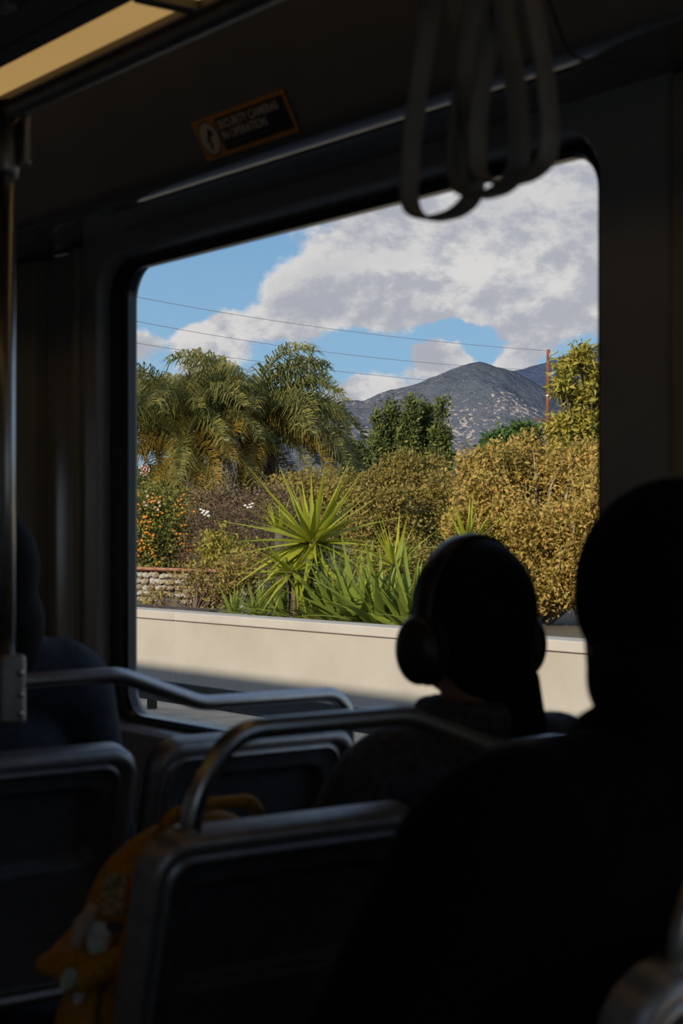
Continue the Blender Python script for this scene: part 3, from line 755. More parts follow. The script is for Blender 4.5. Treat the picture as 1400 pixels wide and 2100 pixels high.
for i, (x, y, lb) in enumerate(spots):
    s_ = protoA if i == 0 else copy_tree(protoA)
    s_.location = (x, y, 0); tag(s_, lb, 'seat', 'passenger seats in rows')
def seat_rail(Y, lb, x0=1.165):
    root = empty('seat_handrail', (0, Y, 0), 0, lb, 'handrail', 'steel handrails on the seat backs')
    pts = [(x0-.012, .012, ZT-.05), (x0-.004, 0, H(-.345)), (x0+.055, 0, H(-.265)), (1.52, 0, H(-.263)), (1.70, 0, H(-.327)), (2.015, 0, H(-.327)), (2.05, 0, H(-.36)), (2.056, .01, ZT-.05)]
    pp = bend_path(pts, (.03, .075, .025, .025, .03, .02), 8)
    tube('rail', pp, .0148, M['steel'], root, 16)
    for x in (x0-.012, 2.056): tube('foot_flange', [(x, .01, ZT-.012), (x, .01, ZT+.004)], .020, M['steel_dull'], root, 14)
    return root
seat_rail(YA, 'bent steel handrail on the seat with the mustard backpack')
seat_rail(YB, 'bent steel handrail in front, joined to the vertical pole')
seat_rail(YZ, 'handrail on the nearest seat, at the lower right edge', 1.165)
#__PART3__
# ------------------------------------------------------------------ people
ZSEAT = .465
def person(label, x, y, *, sh=.0, wide=1.0, lean=0.0, jacket=None, puff=.022, hair=None, cap=False, headtilt=0.0, skirtcol=None, trouser=None, head_dz=0.0, head_dx=0.0, shoulder_z=.53, collar=.0, arm_out=.0, long_hair=False, big=1.0, sit=ZSEAT, tuck=False):
    root = empty('person', (x, y, sit), 0, label, 'person')
    S = shoulder_z; hx = head_dx; hz = S+.235+head_dz
    sw = .155*wide
    neck0, neck1 = (hx*.4, .165, S+.02), (hx, .165, hz-.08)
    hc = Vector((hx, .175, hz))
    def arm(sd, g):
        a = ((sd*(sw+.035), .17, S-.02), (sd*(sw+.095+(arm_out if sd < 0 or not tuck else -.085)), .25, .25), (sd*.13, .43, .185))
        return [('c', a[0], a[1], .050+g, .043+g), ('c', a[1], a[2], .043+g, .030+g*.7)], a
    torso = lambda g: [('e', (0, .27, .105), (.165*wide+g, .125+g, .115+g)), ('e', (0, .225, .26), (.140*wide+g, .105+g, .14+g)),
                       ('e', (0, .19, .42), (.158*wide+g, .115+g, .165+g)), ('c', (-sw, .165, S-.005), (sw, .165, S-.005), .058+g, .058+g),
                       ('c', (-sw*.55, .16, S+.022), (sw*.55, .16, S+.022), .05+g*.8, .05+g*.8)]
    legs = lambda g: sum([[('c', (sd*.085, .28, .085), (sd*.12, .62, .10), .080+g, .057+g), ('c', (sd*.12, .62, .10), (sd*.12, .63, -.36), .054+g, .037+g)] for sd in (-1, 1)], [])
    prims = torso(0)+legs(0)
    for sd in (-1, 1):
        ap, a = arm(sd, 0); prims += ap
        wr = Vector(a[2]); pc = wr+Vector((-sd*.012, .05, -.012)); prims += [('c', wr, pc, .026, .034), ('e', pc+Vector((0, .012, 0)), (.040, .044, .016))]
        for k, ln in enumerate((.062, .075, .080, .070)):
            fx = (k-1.5)*.0205; b0 = pc+Vector((fx, .045, .002)); b1 = b0+Vector((0, ln*.55, .004)); b2 = b1+Vector((0, ln*.4, -.022))
            prims += [('c', b0, b1, .0092, .0085), ('c', b1, b2, .0085, .0072)]
        t0 = pc+Vector((-sd*.032, .0, .0)); t1 = t0+Vector((-sd*.022, .032, .004)); prims += [('c', t0, t1, .0115, .0095), ('c', t1, t1+Vector((sd*.004, .026, -.006)), .0095, .008)]
        prims += [('c', (sd*.12, .62, -.40), (sd*.125, .78, -.435), .036, .028)]
    prims += [('c', neck0, neck1, .058, .054), ('e', hc, (.077*big, .097*big, .106*big)), ('e', hc+Vector((0, .042, -.062)), (.056, .058, .062)),
              ('c', hc+Vector((0, .098, -.012)), hc+Vector((0, .108, -.034)), .009, .014), ('c', hc+Vector((-.018, .09, -.068)), hc+Vector((.018, .09, -.068)), .009, .009),
              ('c', hc+Vector((-.03, .088, .012)), hc+Vector((.03, .088, .012)), .012, .012)]
    for sd in (-1, 1): prims.append(('e', hc+Vector((sd*.078, .0, -.022)), (.012, .02, .032)))
    blob('body', prims, .0075, M['skin'], root, 3)
    for sd in (-1, 1):
        bm = bmesh.new(); bmesh.ops.create_uvsphere(bm, u_segments=12, v_segments=8, radius=.0125)
        from_bm('eye', bm, M['eye'], root, hc+Vector((sd*.031, .090, -.004)), True)
    j = torso(puff)
    for sd in (-1, 1): j += arm(sd, puff)[0]
    if collar:
        for k in range(14):
            a0, a1 = 2*PI*k/14, 2*PI*(k+1)/14
            f_ = lambda a, z: (hx*.5+math.cos(a)*.082, .165+math.sin(a)*.075, z)
            j.append(('c', f_(a0, S+.05+collar), f_(a1, S+.05+collar), .020, .020)); j.append(('c', f_(a0, S+.03), f_(a0, S+.05+collar), .022, .020))
    blob('jacket', j, .010, jacket, root, 4)
    blob('trousers', [('e', (0, .27, .10), (.175*wide, .135, .118))]+legs(.012), .011, trouser or M['trousers'], root, 4)
    for sd in (-1, 1):
        blob('shoe', [('c', (sd*.12, .615, -.405), (sd*.127, .79, -.425), .046, .036), ('c', (sd*.12, .60, -.42), (sd*.12, .66, -.42), .042, .042)], .009, M['shoe'], root, 3)
    return root, hc
# the listener with headphones, in the window seat behind the mustard backpack
p1, hc = person('person in a dark denim jacket wearing large black headphones, seen from behind', 1.80, YA-.005, jacket=M['denim'], puff=.026, wide=1.10, arm_out=.05, shoulder_z=.515, collar=.04, head_dz=.005, head_dx=-.01, tuck=True)
blob('hair', [('e', hc+Vector((0, -.012, .014)), (.096, .112, .119)), ('e', hc+Vector((0, -.045, -.045)), (.080, .066, .085)), ('c', hc+Vector((.02, -.085, -.10)), hc+Vector((.05, -.112, -.27)), .042, .026)], .009, M['hair'], p1, 4)
hp = empty('headphones', p1.location+hc, 0, 'large black over-ear headphones on the person in denim', 'headphones')
bm = bmesh.new(); pts = []; rings = []
for k in range(25):
    a = math.radians(-14)+math.radians(208)*k/24; pts.append((math.cos(a)*.108, -.008, math.sin(a)*.136-.002))
for i, p in enumerate(pts):
    p = Vector(p); rd = Vector((p.x, 0, p.z)).normalized()
    rings.append([bm.verts.new(p+rd*a+Vector((0, b, 0))) for a, b in ((-.005, -.022), (.004, -.02), (.006, 0), (.004, .02), (-.005, .022), (-.007, 0))])
for r0, r1 in zip(rings, rings[1:]):
    for k in range(6): bm.faces.new((r0[k], r1[k], r1[(k+1) % 6], r0[(k+1) % 6]))
bm.faces.new(rings[0]); bm.faces.new(rings[-1][::-1]); bmesh.ops.recalc_face_normals(bm, faces=bm.faces)
from_bm('headband', bm, M['phones'], hp, None, True)
for sd in (-1, 1):
    cup = blob('ear_cup', [('e', (sd*.113, -.008, -.045), (.026, .046, .056)), ('e', (sd*.120, -.008, -.045), (.022, .036, .046))], .005, M['phones'], hp, 3)
    o = blob('ear_pad', [('e', (sd*.094, -.008, -.045), (.018, .050, .060))], .006, M['pad'], cup, 3)
# the dark figure in the nearest row
p2, hc2 = person('dark silhouette of a person in a black coat and knit cap at right', 1.345, YZ+.03, jacket=M['black_cloth'], puff=.055, wide=1.32, arm_out=.07, shoulder_z=.575, collar=.035, head_dz=.005, head_dx=.02, big=1.06, trouser=M['black_cloth'])
blob('knit_cap', [('e', hc2+Vector((0, -.012, .022)), (.098, .118, .118)), ('e', hc2+Vector((0, -.015, -.005)), (.094, .114, .075))], .009, M['black_cloth'], p2, 4)
blob('hair', [('e', hc2+Vector((-.004, -.03, -.07)), (.094, .085, .06)), ('e', hc2+Vector((-.064, -.012, -.072)), (.036, .062, .066)), ('e', hc2+Vector((.08, .0, -.062)), (.022, .034, .045))], .009, M['hair'], p2, 4)
blob('scarf', [('e', hc2+Vector((-.028, -.015, -.150)), (.108, .10, .060)), ('e', hc2+Vector((-.02, -.02, -.20)), (.135, .12, .055))], .010, M['black_cloth'], p2, 4)
# the passenger in front, at the left edge
p3, hc3 = person('person in a navy jacket with long dark hair at the left edge', 1.315, YB+.01, jacket=M['navy'], puff=.03, wide=1.08, arm_out=.045, shoulder_z=.60, collar=.035, head_dz=-.03, head_dx=.025, sit=ZSEAT+.012)
blob('hair', [('e', hc3+Vector((0, -.012, .012)), (.090, .108, .115)), ('e', hc3+Vector((.0, -.03, -.09)), (.098, .085, .10)), ('e', hc3+Vector((.0, -.04, -.16)), (.090, .066, .07))], .009, M['hair'], p3, 4)

# ------------------------------------------------------------------ mustard backpack on the aisle seat
bp = empty('backpack', (1.235, 2.11, .465), 0, 'mustard yellow canvas backpack covered in pins, leaning on the aisle seat', 'backpack')
bb_ = [('e', (.015, 0, .28), (.125, .085, .175)), ('e', (.01, .01, .15), (.135, .105, .15)), ('e', (.08, -.02, .40), (.105, .06, .085)), ('e', (.02, .0, .09), (.14, .10, .09))]
body = blob('bag_body', bb_, .008, M['bag'], bp, k=.03)
pk_ = [('e', (-.085, .0, .15), (.055, .085, .12)), ('e', (-.09, .0, .09), (.055, .085, .08))]
pocket = blob('front_pocket', pk_, .008, M['bag'], bp, k=.02)
flap = blob('pocket_flap', [('c', (-.135, -.05, .27), (-.135, .06, .27), .012, .012), ('c', (-.135, -.05, .27), (-.06, -.075, .32), .014, .016), ('c', (-.135, .06, .27), (-.06, .07, .32), .012, .014), ('e', (-.09, .0, .28), (.055, .07, .030))], .007, M['bag'], bp)
tube('carry_handle', bend_path([(.0, -.035, .455), (.01, -.045, .485), (.06, -.05, .497), (.15, -.045, .495), (.17, -.035, .475)], .03), .010, M['bag'], bp, 10)
tube('shoulder_strap', [(.01, -.055, .445), (-.04, -.072, .39), (-.075, -.078, .32), (-.09, -.085, .22), (-.08, -.09, .12)], [.012, .015, .016, .014, .012], M['bag'], bp, 10)
tube('zip', [(-.085, -.062, .33), (-.12, -.07, .24), (-.13, -.072, .14), (-.10, -.075, .05)], .0035, M['zip'], bp, 8)
tube('black_trim', [(.02, -.052, .46), (-.01, -.064, .44), (-.035, -.072, .405)], [.008, .013, .006], M['bag_dark'], bp, 10)
from mathutils.bvhtree import BVHTree
_bv, _bf = [], []
for o_ in (body, pocket, flap):
    n0 = len(_bv); _bv += [v.co+bp.location for v in o_.data.vertices]; _bf += [tuple(i_+n0 for i_ in p_.vertices) for p_ in o_.data.polygons]
BVH = BVHTree.FromPolygons(_bv, _bf)
def on_bag(name, px, py, lift, pts, m, z0=0.0, th=.004, parent=None):
    """a flat pin or patch lying on the bag's surface"""
    for dx_ in range(0, 120, 4):
        hit = BVH.ray_cast(Vector((0, 0, CZ)), ray(px+dx_, py))
        if hit[0] is not None: break
    c = hit[0]; nrm = hit[1] if hit[1].dot(ray(px, py)) < 0 else -hit[1]
    nrm = (nrm - ray(px, py).normalized()*.5).normalized(); c = c+nrm*(.003+lift)
    ux = Vector((0, 0, 1)).cross(nrm).normalized(); uy = nrm.cross(ux)
    mt = Matrix(((*ux, 0), (*uy, 0), (*nrm, 0), (0, 0, 0, 1))).transposed(); mt.translation = c
    bm = bmesh.new(); f = bm.faces.new([bm.verts.new((x, y, z0)) for x, y in pts])
    r = bmesh.ops.extrude_face_region(bm, geom=[f]); bmesh.ops.translate(bm, verts=[v for v in r['geom'] if isinstance(v, bmesh.types.BMVert)], vec=(0, 0, th))
    bmesh.ops.recalc_face_normals(bm, faces=bm.faces); bmesh.ops.transform(bm, matrix=mt, verts=bm.verts)
    o = from_bm(name, bm, m)
    o.parent = bp; o.matrix_parent_inverse = Matrix.Translation(bp.location).inverted()
    return o
def rag(rx, ry, n, seed, jit=.12):
    g = random.Random(seed); return [(rx*math.cos(2*PI*k/n)*(1+g.uniform(-jit, jit)), ry*math.sin(2*PI*k/n)*(1+g.uniform(-jit, jit))) for k in range(n)]
on_bag('patch', 235, 1835, .0, [(x+.0, y) for x, y in rrect(.017, .029, .006, 3)], M['badge_cream'])['label'] = 'cream patch with dark pattern'
on_bag('pin_badge', 203, 1925, .0, [(-.018, .022), (-.004, .026), (.016, .020), (.018, .002), (.013, -.022), (.004, -.010), (-.006, -.026), (-.015, -.008)], M['badge_white'])['label'] = 'white pin with dark edge'
on_bag('pin_badge', 200, 1946, .004, rag(.010, .008, 8, 5, .25), M['badge_green'])['label'] = 'pale green pin'
on_bag('pin_badge', 236, 1900, -.002, rag(.013, .008, 7, 6, .2), M['badge_black'])['label'] = 'black clip beside the white pin'
on_bag('pin_badge', 145, 2010, 0, rag(.014, .017, 9, 7, .12), M['badge_green'])['label'] = 'round pale green pin'
on_bag('pin_badge', 167, 2040, 0, rag(.009, .017, 9, 8, .1), M['badge_white'])['label'] = 'narrow white pin'
on_bag('pin_badge', 213, 1868, 0, rag(.003, .003, 7, 9, .15), M['badge_red'])['label'] = 'tiny red pin'
tube('side_tag', [(-.105, -.035, .37), (-.125, -.03, .345), (-.135, -.03, .315)], [.010, .012, .009], M['pink_fl'], bp, 8)
# ================================================================== OUTSIDE
GZ = H(-.98)
# ground: ballast beside the train, pale walkway, garden soil beyond the wall
def ground_sheet(name, x0, x1, y0, y1, z, m, nx, ny, amp, label, seed=0, sc_=.4):
    xs = np.linspace(x0, x1, nx); ys = np.linspace(y0, y1, ny); V = []
    for y in ys:
        for x in xs: V.append((x, y, z+amp*mnoise.noise(Vector((x*sc_, y*sc_, seed)))))
    i = np.arange(nx*ny).reshape(ny, nx); F = np.stack([i[:-1, :-1], i[:-1, 1:], i[1:, 1:], i[1:, :-1]], -1).reshape(-1, 4)
    return tag(link(name, mesh_np(name, V, F), m), label, kind='structure')
ground_sheet('ballast_bed', 2.35, 7.0, -20, 60, H(-1.68), M['ballast'], 30, 160, .06, 'grey ballast bed beside the train', sc_=2.5)
tag(box('walkway', (7.75, 20, H(-1.70)), (1.5, 80, .12), M['walk'], None, .01), 'pale concrete walkway at the foot of the track wall', kind='structure')
gs = ground_sheet('garden_ground', 8.75, 320, -120, 420, GZ, M['soil'], 60, 90, .25, 'dry garden soil beyond the concrete wall', sc_=.05)
tag(box('plain', (3000, 3500, H(-2.4)), (7000, 7000, .2), M['soil'], None, 0), 'distant flat ground below the hills', kind='structure')
# concrete wall along the line
cw = empty('concrete_wall', (8.5, 12, H(-1.76)), 0, 'long low pale concrete wall beside the track', 'wall')
wt = H(-.775)
pm = None; cm = None
for i, y in enumerate(np.arange(-14, 46, 4.0)):
    if pm is None:
        bm = bmesh.new(); bm_box(bm, (0, 0, 0), (.22, 3.996, .99), None, .006, 1); o = from_bm('wall_panel', bm, M['concrete']); pm = o.data
        bm = bmesh.new(); bm_box(bm, (0, 0, 0), (.28, 3.996, .085), None, .010, 2); o2 = from_bm('coping', bm, M['concrete_cap']); cm = o2.data
    else: o = link('wall_panel', pm); o2 = link('coping', cm)
    o.parent = cw; o2.parent = cw
    o.location = (.12, y-10, (wt-.085-.495)-cw.location.z); o2.location = (.12, y-10, wt-.0425-cw.location.z)
# low guard beam in front of the wall
gb = empty('guard_rail', (7.85, 12, H(-1.64)), 0, 'dark low guard beam on short posts before the concrete wall', 'guard rail')
box('beam', (0, 4, .19), (.05, 60, .19), M['guard'], gb, .008)
for y in np.arange(-8, 24, 2.2): box('post', (.05, y+.62, .09), (.07, .07, .18), M['guard'], gb, .004)
# dark timber and stone garden wall behind
a_, b_ = onX(285, 1237, 9.3), onX(446, 1249, 9.3)
tb = empty('timber_sleeper', ((a_.x+b_.x)/2, (a_.y+b_.y)/2, a_.z-.10), 0, 'dark weathered timber laid behind the wall at lower left', 'timber')
for k in range(2): box('plank', (.02*k, .1*k, -.03+.075*k), (.12, abs(a_.y-b_.y), .07), M['timber'], tb, .006)
sw = empty('stone_garden_wall', onX(330, 1245, 10.7), 0, 'rubble stone garden wall with terracotta capping at lower left', 'wall')
rng = np.random.default_rng(5); smesh = []
for k in range(7):
    bm = bmesh.new(); bmesh.ops.create_icosphere(bm, subdivisions=1, radius=1)
    for v in bm.verts: v.co *= 1+rng.uniform(-.22, .22)
    bmesh.ops.scale(bm, verts=bm.verts, vec=(.06, .075, .045))
    me = bpy.data.meshes.new('stone'); bm.to_mesh(me); bm.free(); me.materials.append(M['stone_a'] if k % 2 else M['stone_b']); smesh.append(me)
y0, y1 = onX(500, 1200, 10.7).y, onX(230, 1200, 10.7).y
zt_, zb_ = onX(330, 1178, 10.7).z, onX(330, 1262, 10.7).z
box('wall_core', (.10, (y0+y1)/2-sw.location.y, (zt_+zb_)/2-sw.location.z), (.14, y1-y0, zt_-zb_), M['mortar'], sw, 0)
row = 0; z = zb_+.03
while z < zt_:
    y = y0+(row % 2)*.06
    while y < y1:
        s_ = rng.uniform(.7, 1.3); o = link('stone', smesh[rng.integers(7)]); o.parent = sw
        o.location = (rng.uniform(-.015, .02), y-sw.location.y, z-sw.location.z+rng.uniform(-.012, .012)); o.scale = (1, s_, rng.uniform(.8, 1.15)); o.rotation_euler = (rng.uniform(-.3, .3), 0, 0)
        y += .135*s_+.012
    z += .078; row += 1
bm = bmesh.new(); bm_box(bm, (0, 0, 0), (.36, .29, .035), Matrix.Rotation(math.radians(14), 4, 'Y'), .006, 1); o = from_bm('capping_tile', bm, M['terracotta']); cm = o.data
for k, y in enumerate(np.arange(y0, y1, .30)):
    if k: o = link('capping_tile', cm)
    o.parent = sw; o.location = (.10, y-sw.location.y, zt_+.03-sw.location.z)

# ------------------------------------------------------------------ mountains
def profile(pts, x):
    xs = [p[0] for p in pts]; ys = [p[1] for p in pts]; return float(np.interp(x, xs, ys))
def ridge_noise(p, oct_=5):
    v = 0; a = .5; s_ = 1
    for k in range(oct_):
        v += a*(1-abs(mnoise.noise(p*s_))*2); s_ *= 2.1; a *= .5
    return v
def range_(name, pts, near, far, m, label, nx=260, ny=80, rough=1.0, x0=-500, x1=2000, seed=0, foot=1065):
    V = []
    for j in range(ny):
        t_ = j/(ny-1)*1.12
        for i in range(nx):
            x = x0+(x1-x0)*i/(nx-1)
            d_ = near+(far-near)*t_; r = ray(x, HOR)
            p = Vector((r.x*d_, r.y*d_, 0))
            rh = (HOR-profile(pts, x))/FP*far; fh = (HOR-foot)/FP*near
            q = Vector((p.x/1000, p.y/1000, seed))
            jag = rh*.012*mnoise.noise(q*14)+rh*.006*mnoise.noise(q*40)
            if t_ <= 1:
                e = t_**1.25; h = fh+(rh+jag-fh)*e
                h += rough*rh*.42*(ridge_noise(q*1.15, 5)-.62)*(t_*(1-t_))**.75*1.6*(1 if t_ < .97 else .4)
                lim = (rh+jag)*d_/far*1.0
                if h > lim: h = lim-(h-lim)*.15
            else: h = (rh+jag)*(1-(t_-1)*6)
            V.append((p.x, p.y, CZ+h))
    i = np.arange(nx*ny).reshape(ny, nx); F = np.stack([i[:-1, :-1], i[:-1, 1:], i[1:, 1:], i[1:, :-1]], -1).reshape(-1, 4)
    return tag(link(name, mesh_np(name, V, F), m, smooth=True), label, 'mountain')
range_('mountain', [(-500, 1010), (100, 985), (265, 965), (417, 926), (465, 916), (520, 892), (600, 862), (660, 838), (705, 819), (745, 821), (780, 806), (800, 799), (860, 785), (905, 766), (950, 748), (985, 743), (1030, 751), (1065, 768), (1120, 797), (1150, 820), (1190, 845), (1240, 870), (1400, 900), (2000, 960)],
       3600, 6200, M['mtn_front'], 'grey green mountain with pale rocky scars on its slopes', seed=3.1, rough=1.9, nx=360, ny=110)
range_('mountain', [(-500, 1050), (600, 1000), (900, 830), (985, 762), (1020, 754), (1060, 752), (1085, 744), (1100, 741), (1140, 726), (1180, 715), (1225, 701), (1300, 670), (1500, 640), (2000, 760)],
       6500, 9500, M['mtn_back'], 'distant haze blue mountain ridge behind the rocky one at right', nx=160, ny=40, seed=7.7)
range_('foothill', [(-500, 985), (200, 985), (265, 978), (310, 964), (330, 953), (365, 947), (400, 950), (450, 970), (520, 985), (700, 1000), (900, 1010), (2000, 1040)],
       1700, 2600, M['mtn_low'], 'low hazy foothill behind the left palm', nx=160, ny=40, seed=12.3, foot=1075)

# ------------------------------------------------------------------ plants
def bl(x, y, z, rx, rz, ry=None):
    k = z/FP; return (at(x, y, z), (rx*k, (ry if ry else rx*k), rz*k))
def gbase(x, z, zz=None):
    p = at(x, HOR, z); p.z = GZ if zz is None else zz; return p
bush('golden_hedge', 'large golden leaved bush filling the right of the window', 'bush', gbase(1090, 16.5),
     [bl(990, 1000, 17.2, 75, 85), bl(1075, 985, 17.4, 85, 85), bl(1165, 985, 17.2, 90, 70), bl(1040, 1090, 16.4, 110, 100), bl(1170, 1110, 16.0, 110, 115), bl(965, 1120, 16.6, 60, 110), bl(1250, 1060, 16.5, 90, 130), bl(1110, 1190, 16.0, 110, 65), bl(1225, 1175, 15.8, 80, 65)],
     5600, 13, .055, .050, M['l_gold'], 11, wood=M['pale_twig'], shell=.5, r0=.03, tips=60, lumps=6)
bush('bronze_bush', 'bronze and olive leaved bush in the middle, below the dark conifers', 'bush', gbase(800, 23),
     [bl(735, 1020, 23, 60, 60), bl(800, 985, 23.4, 55, 55), bl(865, 1000, 23.6, 60, 55), bl(700, 1060, 22.4, 60, 60), bl(790, 1090, 22.4, 100, 80), bl(890, 1080, 22.8, 70, 90), bl(830, 1160, 22, 120, 60), bl(925, 1010, 23.5, 28, 45)],
     3600, 13, .07, .054, M['l_gold2'], 12, wood=M['twig'], r0=.03, tips=60, lumps=6)
bush('broadleaf_tree', 'tall yellow green leafy tree beside the window pillar at right', 'tree', gbase(1215, 26),
     [bl(1196, 735, 26, 20, 22), bl(1165, 757, 26, 18, 14), bl(1215, 770, 26.2, 20, 26), bl(1150, 790, 25.8, 22, 16), bl(1190, 810, 26, 32, 26), bl(1225, 840, 26.2, 28, 40), bl(1180, 860, 25.8, 34, 28), bl(1150, 885, 25.6, 26, 20), bl(1205, 910, 26, 42, 30), bl(1150, 935, 25.5, 46, 30), bl(1240, 960, 26, 40, 50), bl(1260, 800, 26.4, 30, 60)],
     420, 24, .070, .115, M['l_yel'], 13, aspect=.36, wood=M['bark'], shell=.35, r0=.05, tips=40, lumps=3)
# dark conifers: each a tree
for i, (x, y, rx, rz, z, lb) in enumerate([(778, 905, 20, 62, 100, 'leftmost'), (806, 890, 24, 72, 101, 'second'), (838, 884, 24, 76, 100, 'tallest central'), (872, 880, 26, 74, 102, 'fourth'), (903, 898, 20, 70, 100, 'rightmost')]):
    lab = {'leftmost': 'dark conifer, leftmost of the clump under the mountain', 'second': 'dark conifer, second from the left of the clump under the mountain', 'tallest central': 'dark conifer in the middle of the clump under the mountain', 'fourth': 'dark conifer, second from the right of the clump under the mountain', 'rightmost': 'dark conifer, rightmost of the clump under the mountain'}[lb]
    bush('conifer', lab, 'tree', gbase(x, z), [bl(x, y-6, z, rx*.62, rz*1.05), bl(x-5, y+26, z, rx*1.05, rz*.65), bl(x+6, y+50, z, rx*1.15, rz*.7)], 480, 14, .17, .27, M['l_dark'], 20+i, 'dark conifers', .42, up=.8, shell=.45, r0=.15, tips=8, lumps=5)
bush('dark_shrub', 'small dark shrub at the foot of the leftmost conifer', 'shrub', gbase(735, 70), [bl(733, 940, 70, 18, 34), bl(745, 965, 70, 28, 30), bl(715, 965, 70, 18, 26)], 300, 12, .14, .22, M['l_dark'], 31, shell=.4, tips=8)
bush('round_tree', 'small bright green round tree left of the utility pole', 'tree', gbase(1060, 130), [bl(1075, 893, 130, 32, 17), bl(1035, 902, 131, 34, 14), bl(1010, 908, 130, 20, 12), bl(1060, 925, 130, 50, 25)], 520, 12, .28, .48, M['l_green'], 32, shell=.5, tips=10, r0=.12)
# shrubs on the left
o = bush('orange_flower_bush', 'green bush dotted with orange flowers at the left of the window', 'bush', gbase(310, 25),
     [bl(285, 1055, 25, 50, 50), bl(340, 1060, 25.3, 55, 45), bl(380, 1090, 25, 40, 40), bl(280, 1120, 24.6, 60, 50), bl(345, 1120, 24.8, 55, 45), bl(230, 1080, 25, 60, 70), bl(310, 1170, 24.5, 80, 50)], 1500, 12, .09, .062, M['l_shrub'], 33, tips=20)
rng = np.random.default_rng(77)
def flower_bits(parent, name, spots, z, m, size, seed):
    rng = np.random.default_rng(seed); bm = bmesh.new()
    for x, y in spots:
        p = at(x, y, z+rng.uniform(-.35, .1))-parent.location
        r = bmesh.ops.create_icosphere(bm, subdivisions=1, radius=size*rng.uniform(.75, 1.25), matrix=Matrix.Translation(p) @ Matrix.Diagonal((1, 1, .7, 1)))
    f = from_bm(name, bm, m, parent); f['kind'] = 'stuff'; return f
sp_ = [(rng.uniform(262, 400), rng.uniform(1010, 1165)) for _ in range(70)]+[(rng.uniform(262, 330), rng.uniform(1015, 1150)) for _ in range(60)]
flower_bits(o, 'orange_flowers', sp_, 24.0, M['orange_fl'], .020, 1)
flower_bits(o, 'pale_flowers', [(277, 1008), (300, 1008), (303, 1018), (312, 1028), (326, 1031), (318, 1040), (324, 1046), (300, 1037), (275, 993), (296, 1030), (328, 1038)], 23.4, M['pink_fl'], .024, 2)
o = bush('dry_shrub', 'brown dry twiggy shrub between the flowers and the yucca', 'shrub', gbase(450, 24),
     [bl(440, 1080, 24.5, 70, 50), bl(500, 1070, 25, 60, 45), bl(430, 1140, 24, 75, 50), bl(520, 1130, 24, 70, 60), bl(580, 1060, 26, 60, 40)], 1500, 10, .10, .048, M['l_brown'], 34, aspect=.3, wood=M['twig'], tips=90, r0=.022)
flower_bits(o, 'white_flowers', [(412, 1045), (418, 1048), (424, 1052), (420, 1056), (415, 1052), (428, 1058), (426, 1050)], 23.0, M['white_fl'], .030, 3)
flower_bits(o, 'white_flowers', [(503, 1037), (512, 1035), (518, 1033), (508, 1041), (515, 1040)], 23.2, M['white_fl'], .028, 4)
bush('creeper', 'reddish green creeper spilling over the stone garden wall', 'creeper', onX(400, 1255, 10.45),
     [bl(410, 1195, 19.8, 55, 42), bl(465, 1195, 19.3, 55, 48), bl(500, 1165, 19.2, 50, 50), bl(320, 1224, 20.2, 45, 12)], 330, 9, .08, .05, M['l_vine'], 35, wood=M['twig'], tips=50, r0=.014, shell=.2)
bush('low_green_shrub', 'yellow green shrub just left of the yucca blades', 'shrub', gbase(465, 21.5), [bl(455, 1125, 21.5, 40, 32), bl(440, 1155, 21.6, 30, 24), bl(485, 1160, 21.2, 30, 36)], 260, 10, .08, .06, M['l_yel'], 36, tips=14, r0=.015)
# background growth at the palm feet
for i, (x, y, rx, rz, z, mk, lb) in enumerate([(290, 1000, 40, 22, 75, 'l_dark', 'dark green tree beneath the bullseye sign'), (345, 985, 26, 22, 120, 'l_shrub', 'olive tree between the wooden post and the left palm'), (437, 985, 26, 24, 80, 'l_shrub', 'olive tree between the two palm trunks'),
        (600, 1000, 60, 25, 48, 'l_gold2', 'bronze shrub right of the palm trunks'), (660, 1000, 50, 35, 40, 'l_gold2', 'bronze shrub left of the dark conifers'), (455, 1030, 70, 26, 40, 'l_brown', 'dry brown shrub at the foot of the right palm'), (560, 1030, 60, 26, 38, 'l_brown', 'dry brown shrub behind the yucca'), (330, 1020, 60, 20, 45, 'l_shrub', 'olive shrub at the foot of the left palm')]):
    bush('background_shrub', lb, 'shrub', gbase(x, z), [bl(x, y, z, rx, rz), bl(x-rx*.4, y+12, z, rx*.7, rz), bl(x+rx*.4, y+16, z, rx*.7, rz), bl(x, y+rz*1.6, z, rx, rz)], 380, 11, .07*z/20, .050*z/20, M[mk], 50+i, 'shrubs at the feet of the palms', shell=.4, tips=16, r0=.02*z/20)
# leafless grey branches between the palms
rng = np.random.default_rng(91)
bt = empty('bare_tree', gbase(462, 42), 0, 'bare pale branched tree between the palm trunks', 'tree')
def twigs(root, x, z, tops, r0, m, seed):
    rng = np.random.default_rng(seed); bm = bmesh.new(); b = Vector((0, 0, 0))
    for (tx, ty) in tops:
        tp = at(tx, ty, z+rng.uniform(-.6, .6))-root.location; mid = b.lerp(tp, .55)+Vector(rng.normal(size=3))*.25
        bm_tube(bm, [b, b.lerp(mid, .5), mid, tp], [r0, r0*.75, r0*.5, r0*.12], 6)
        for _ in range(4):
            q = mid.lerp(tp, rng.uniform(0, .9)); bm_tube(bm, [q, q+Vector(rng.normal(size=3))*.3+Vector((0, 0, .25))], [r0*.3, r0*.06], 5)
    from_bm('branches', bm, m, root, None, True)
twigs(bt, 462, 42, [(455, 935), (470, 925), (480, 945), (445, 950), (486, 965), (436, 945), (472, 960)], .035, M['twig'], 92)

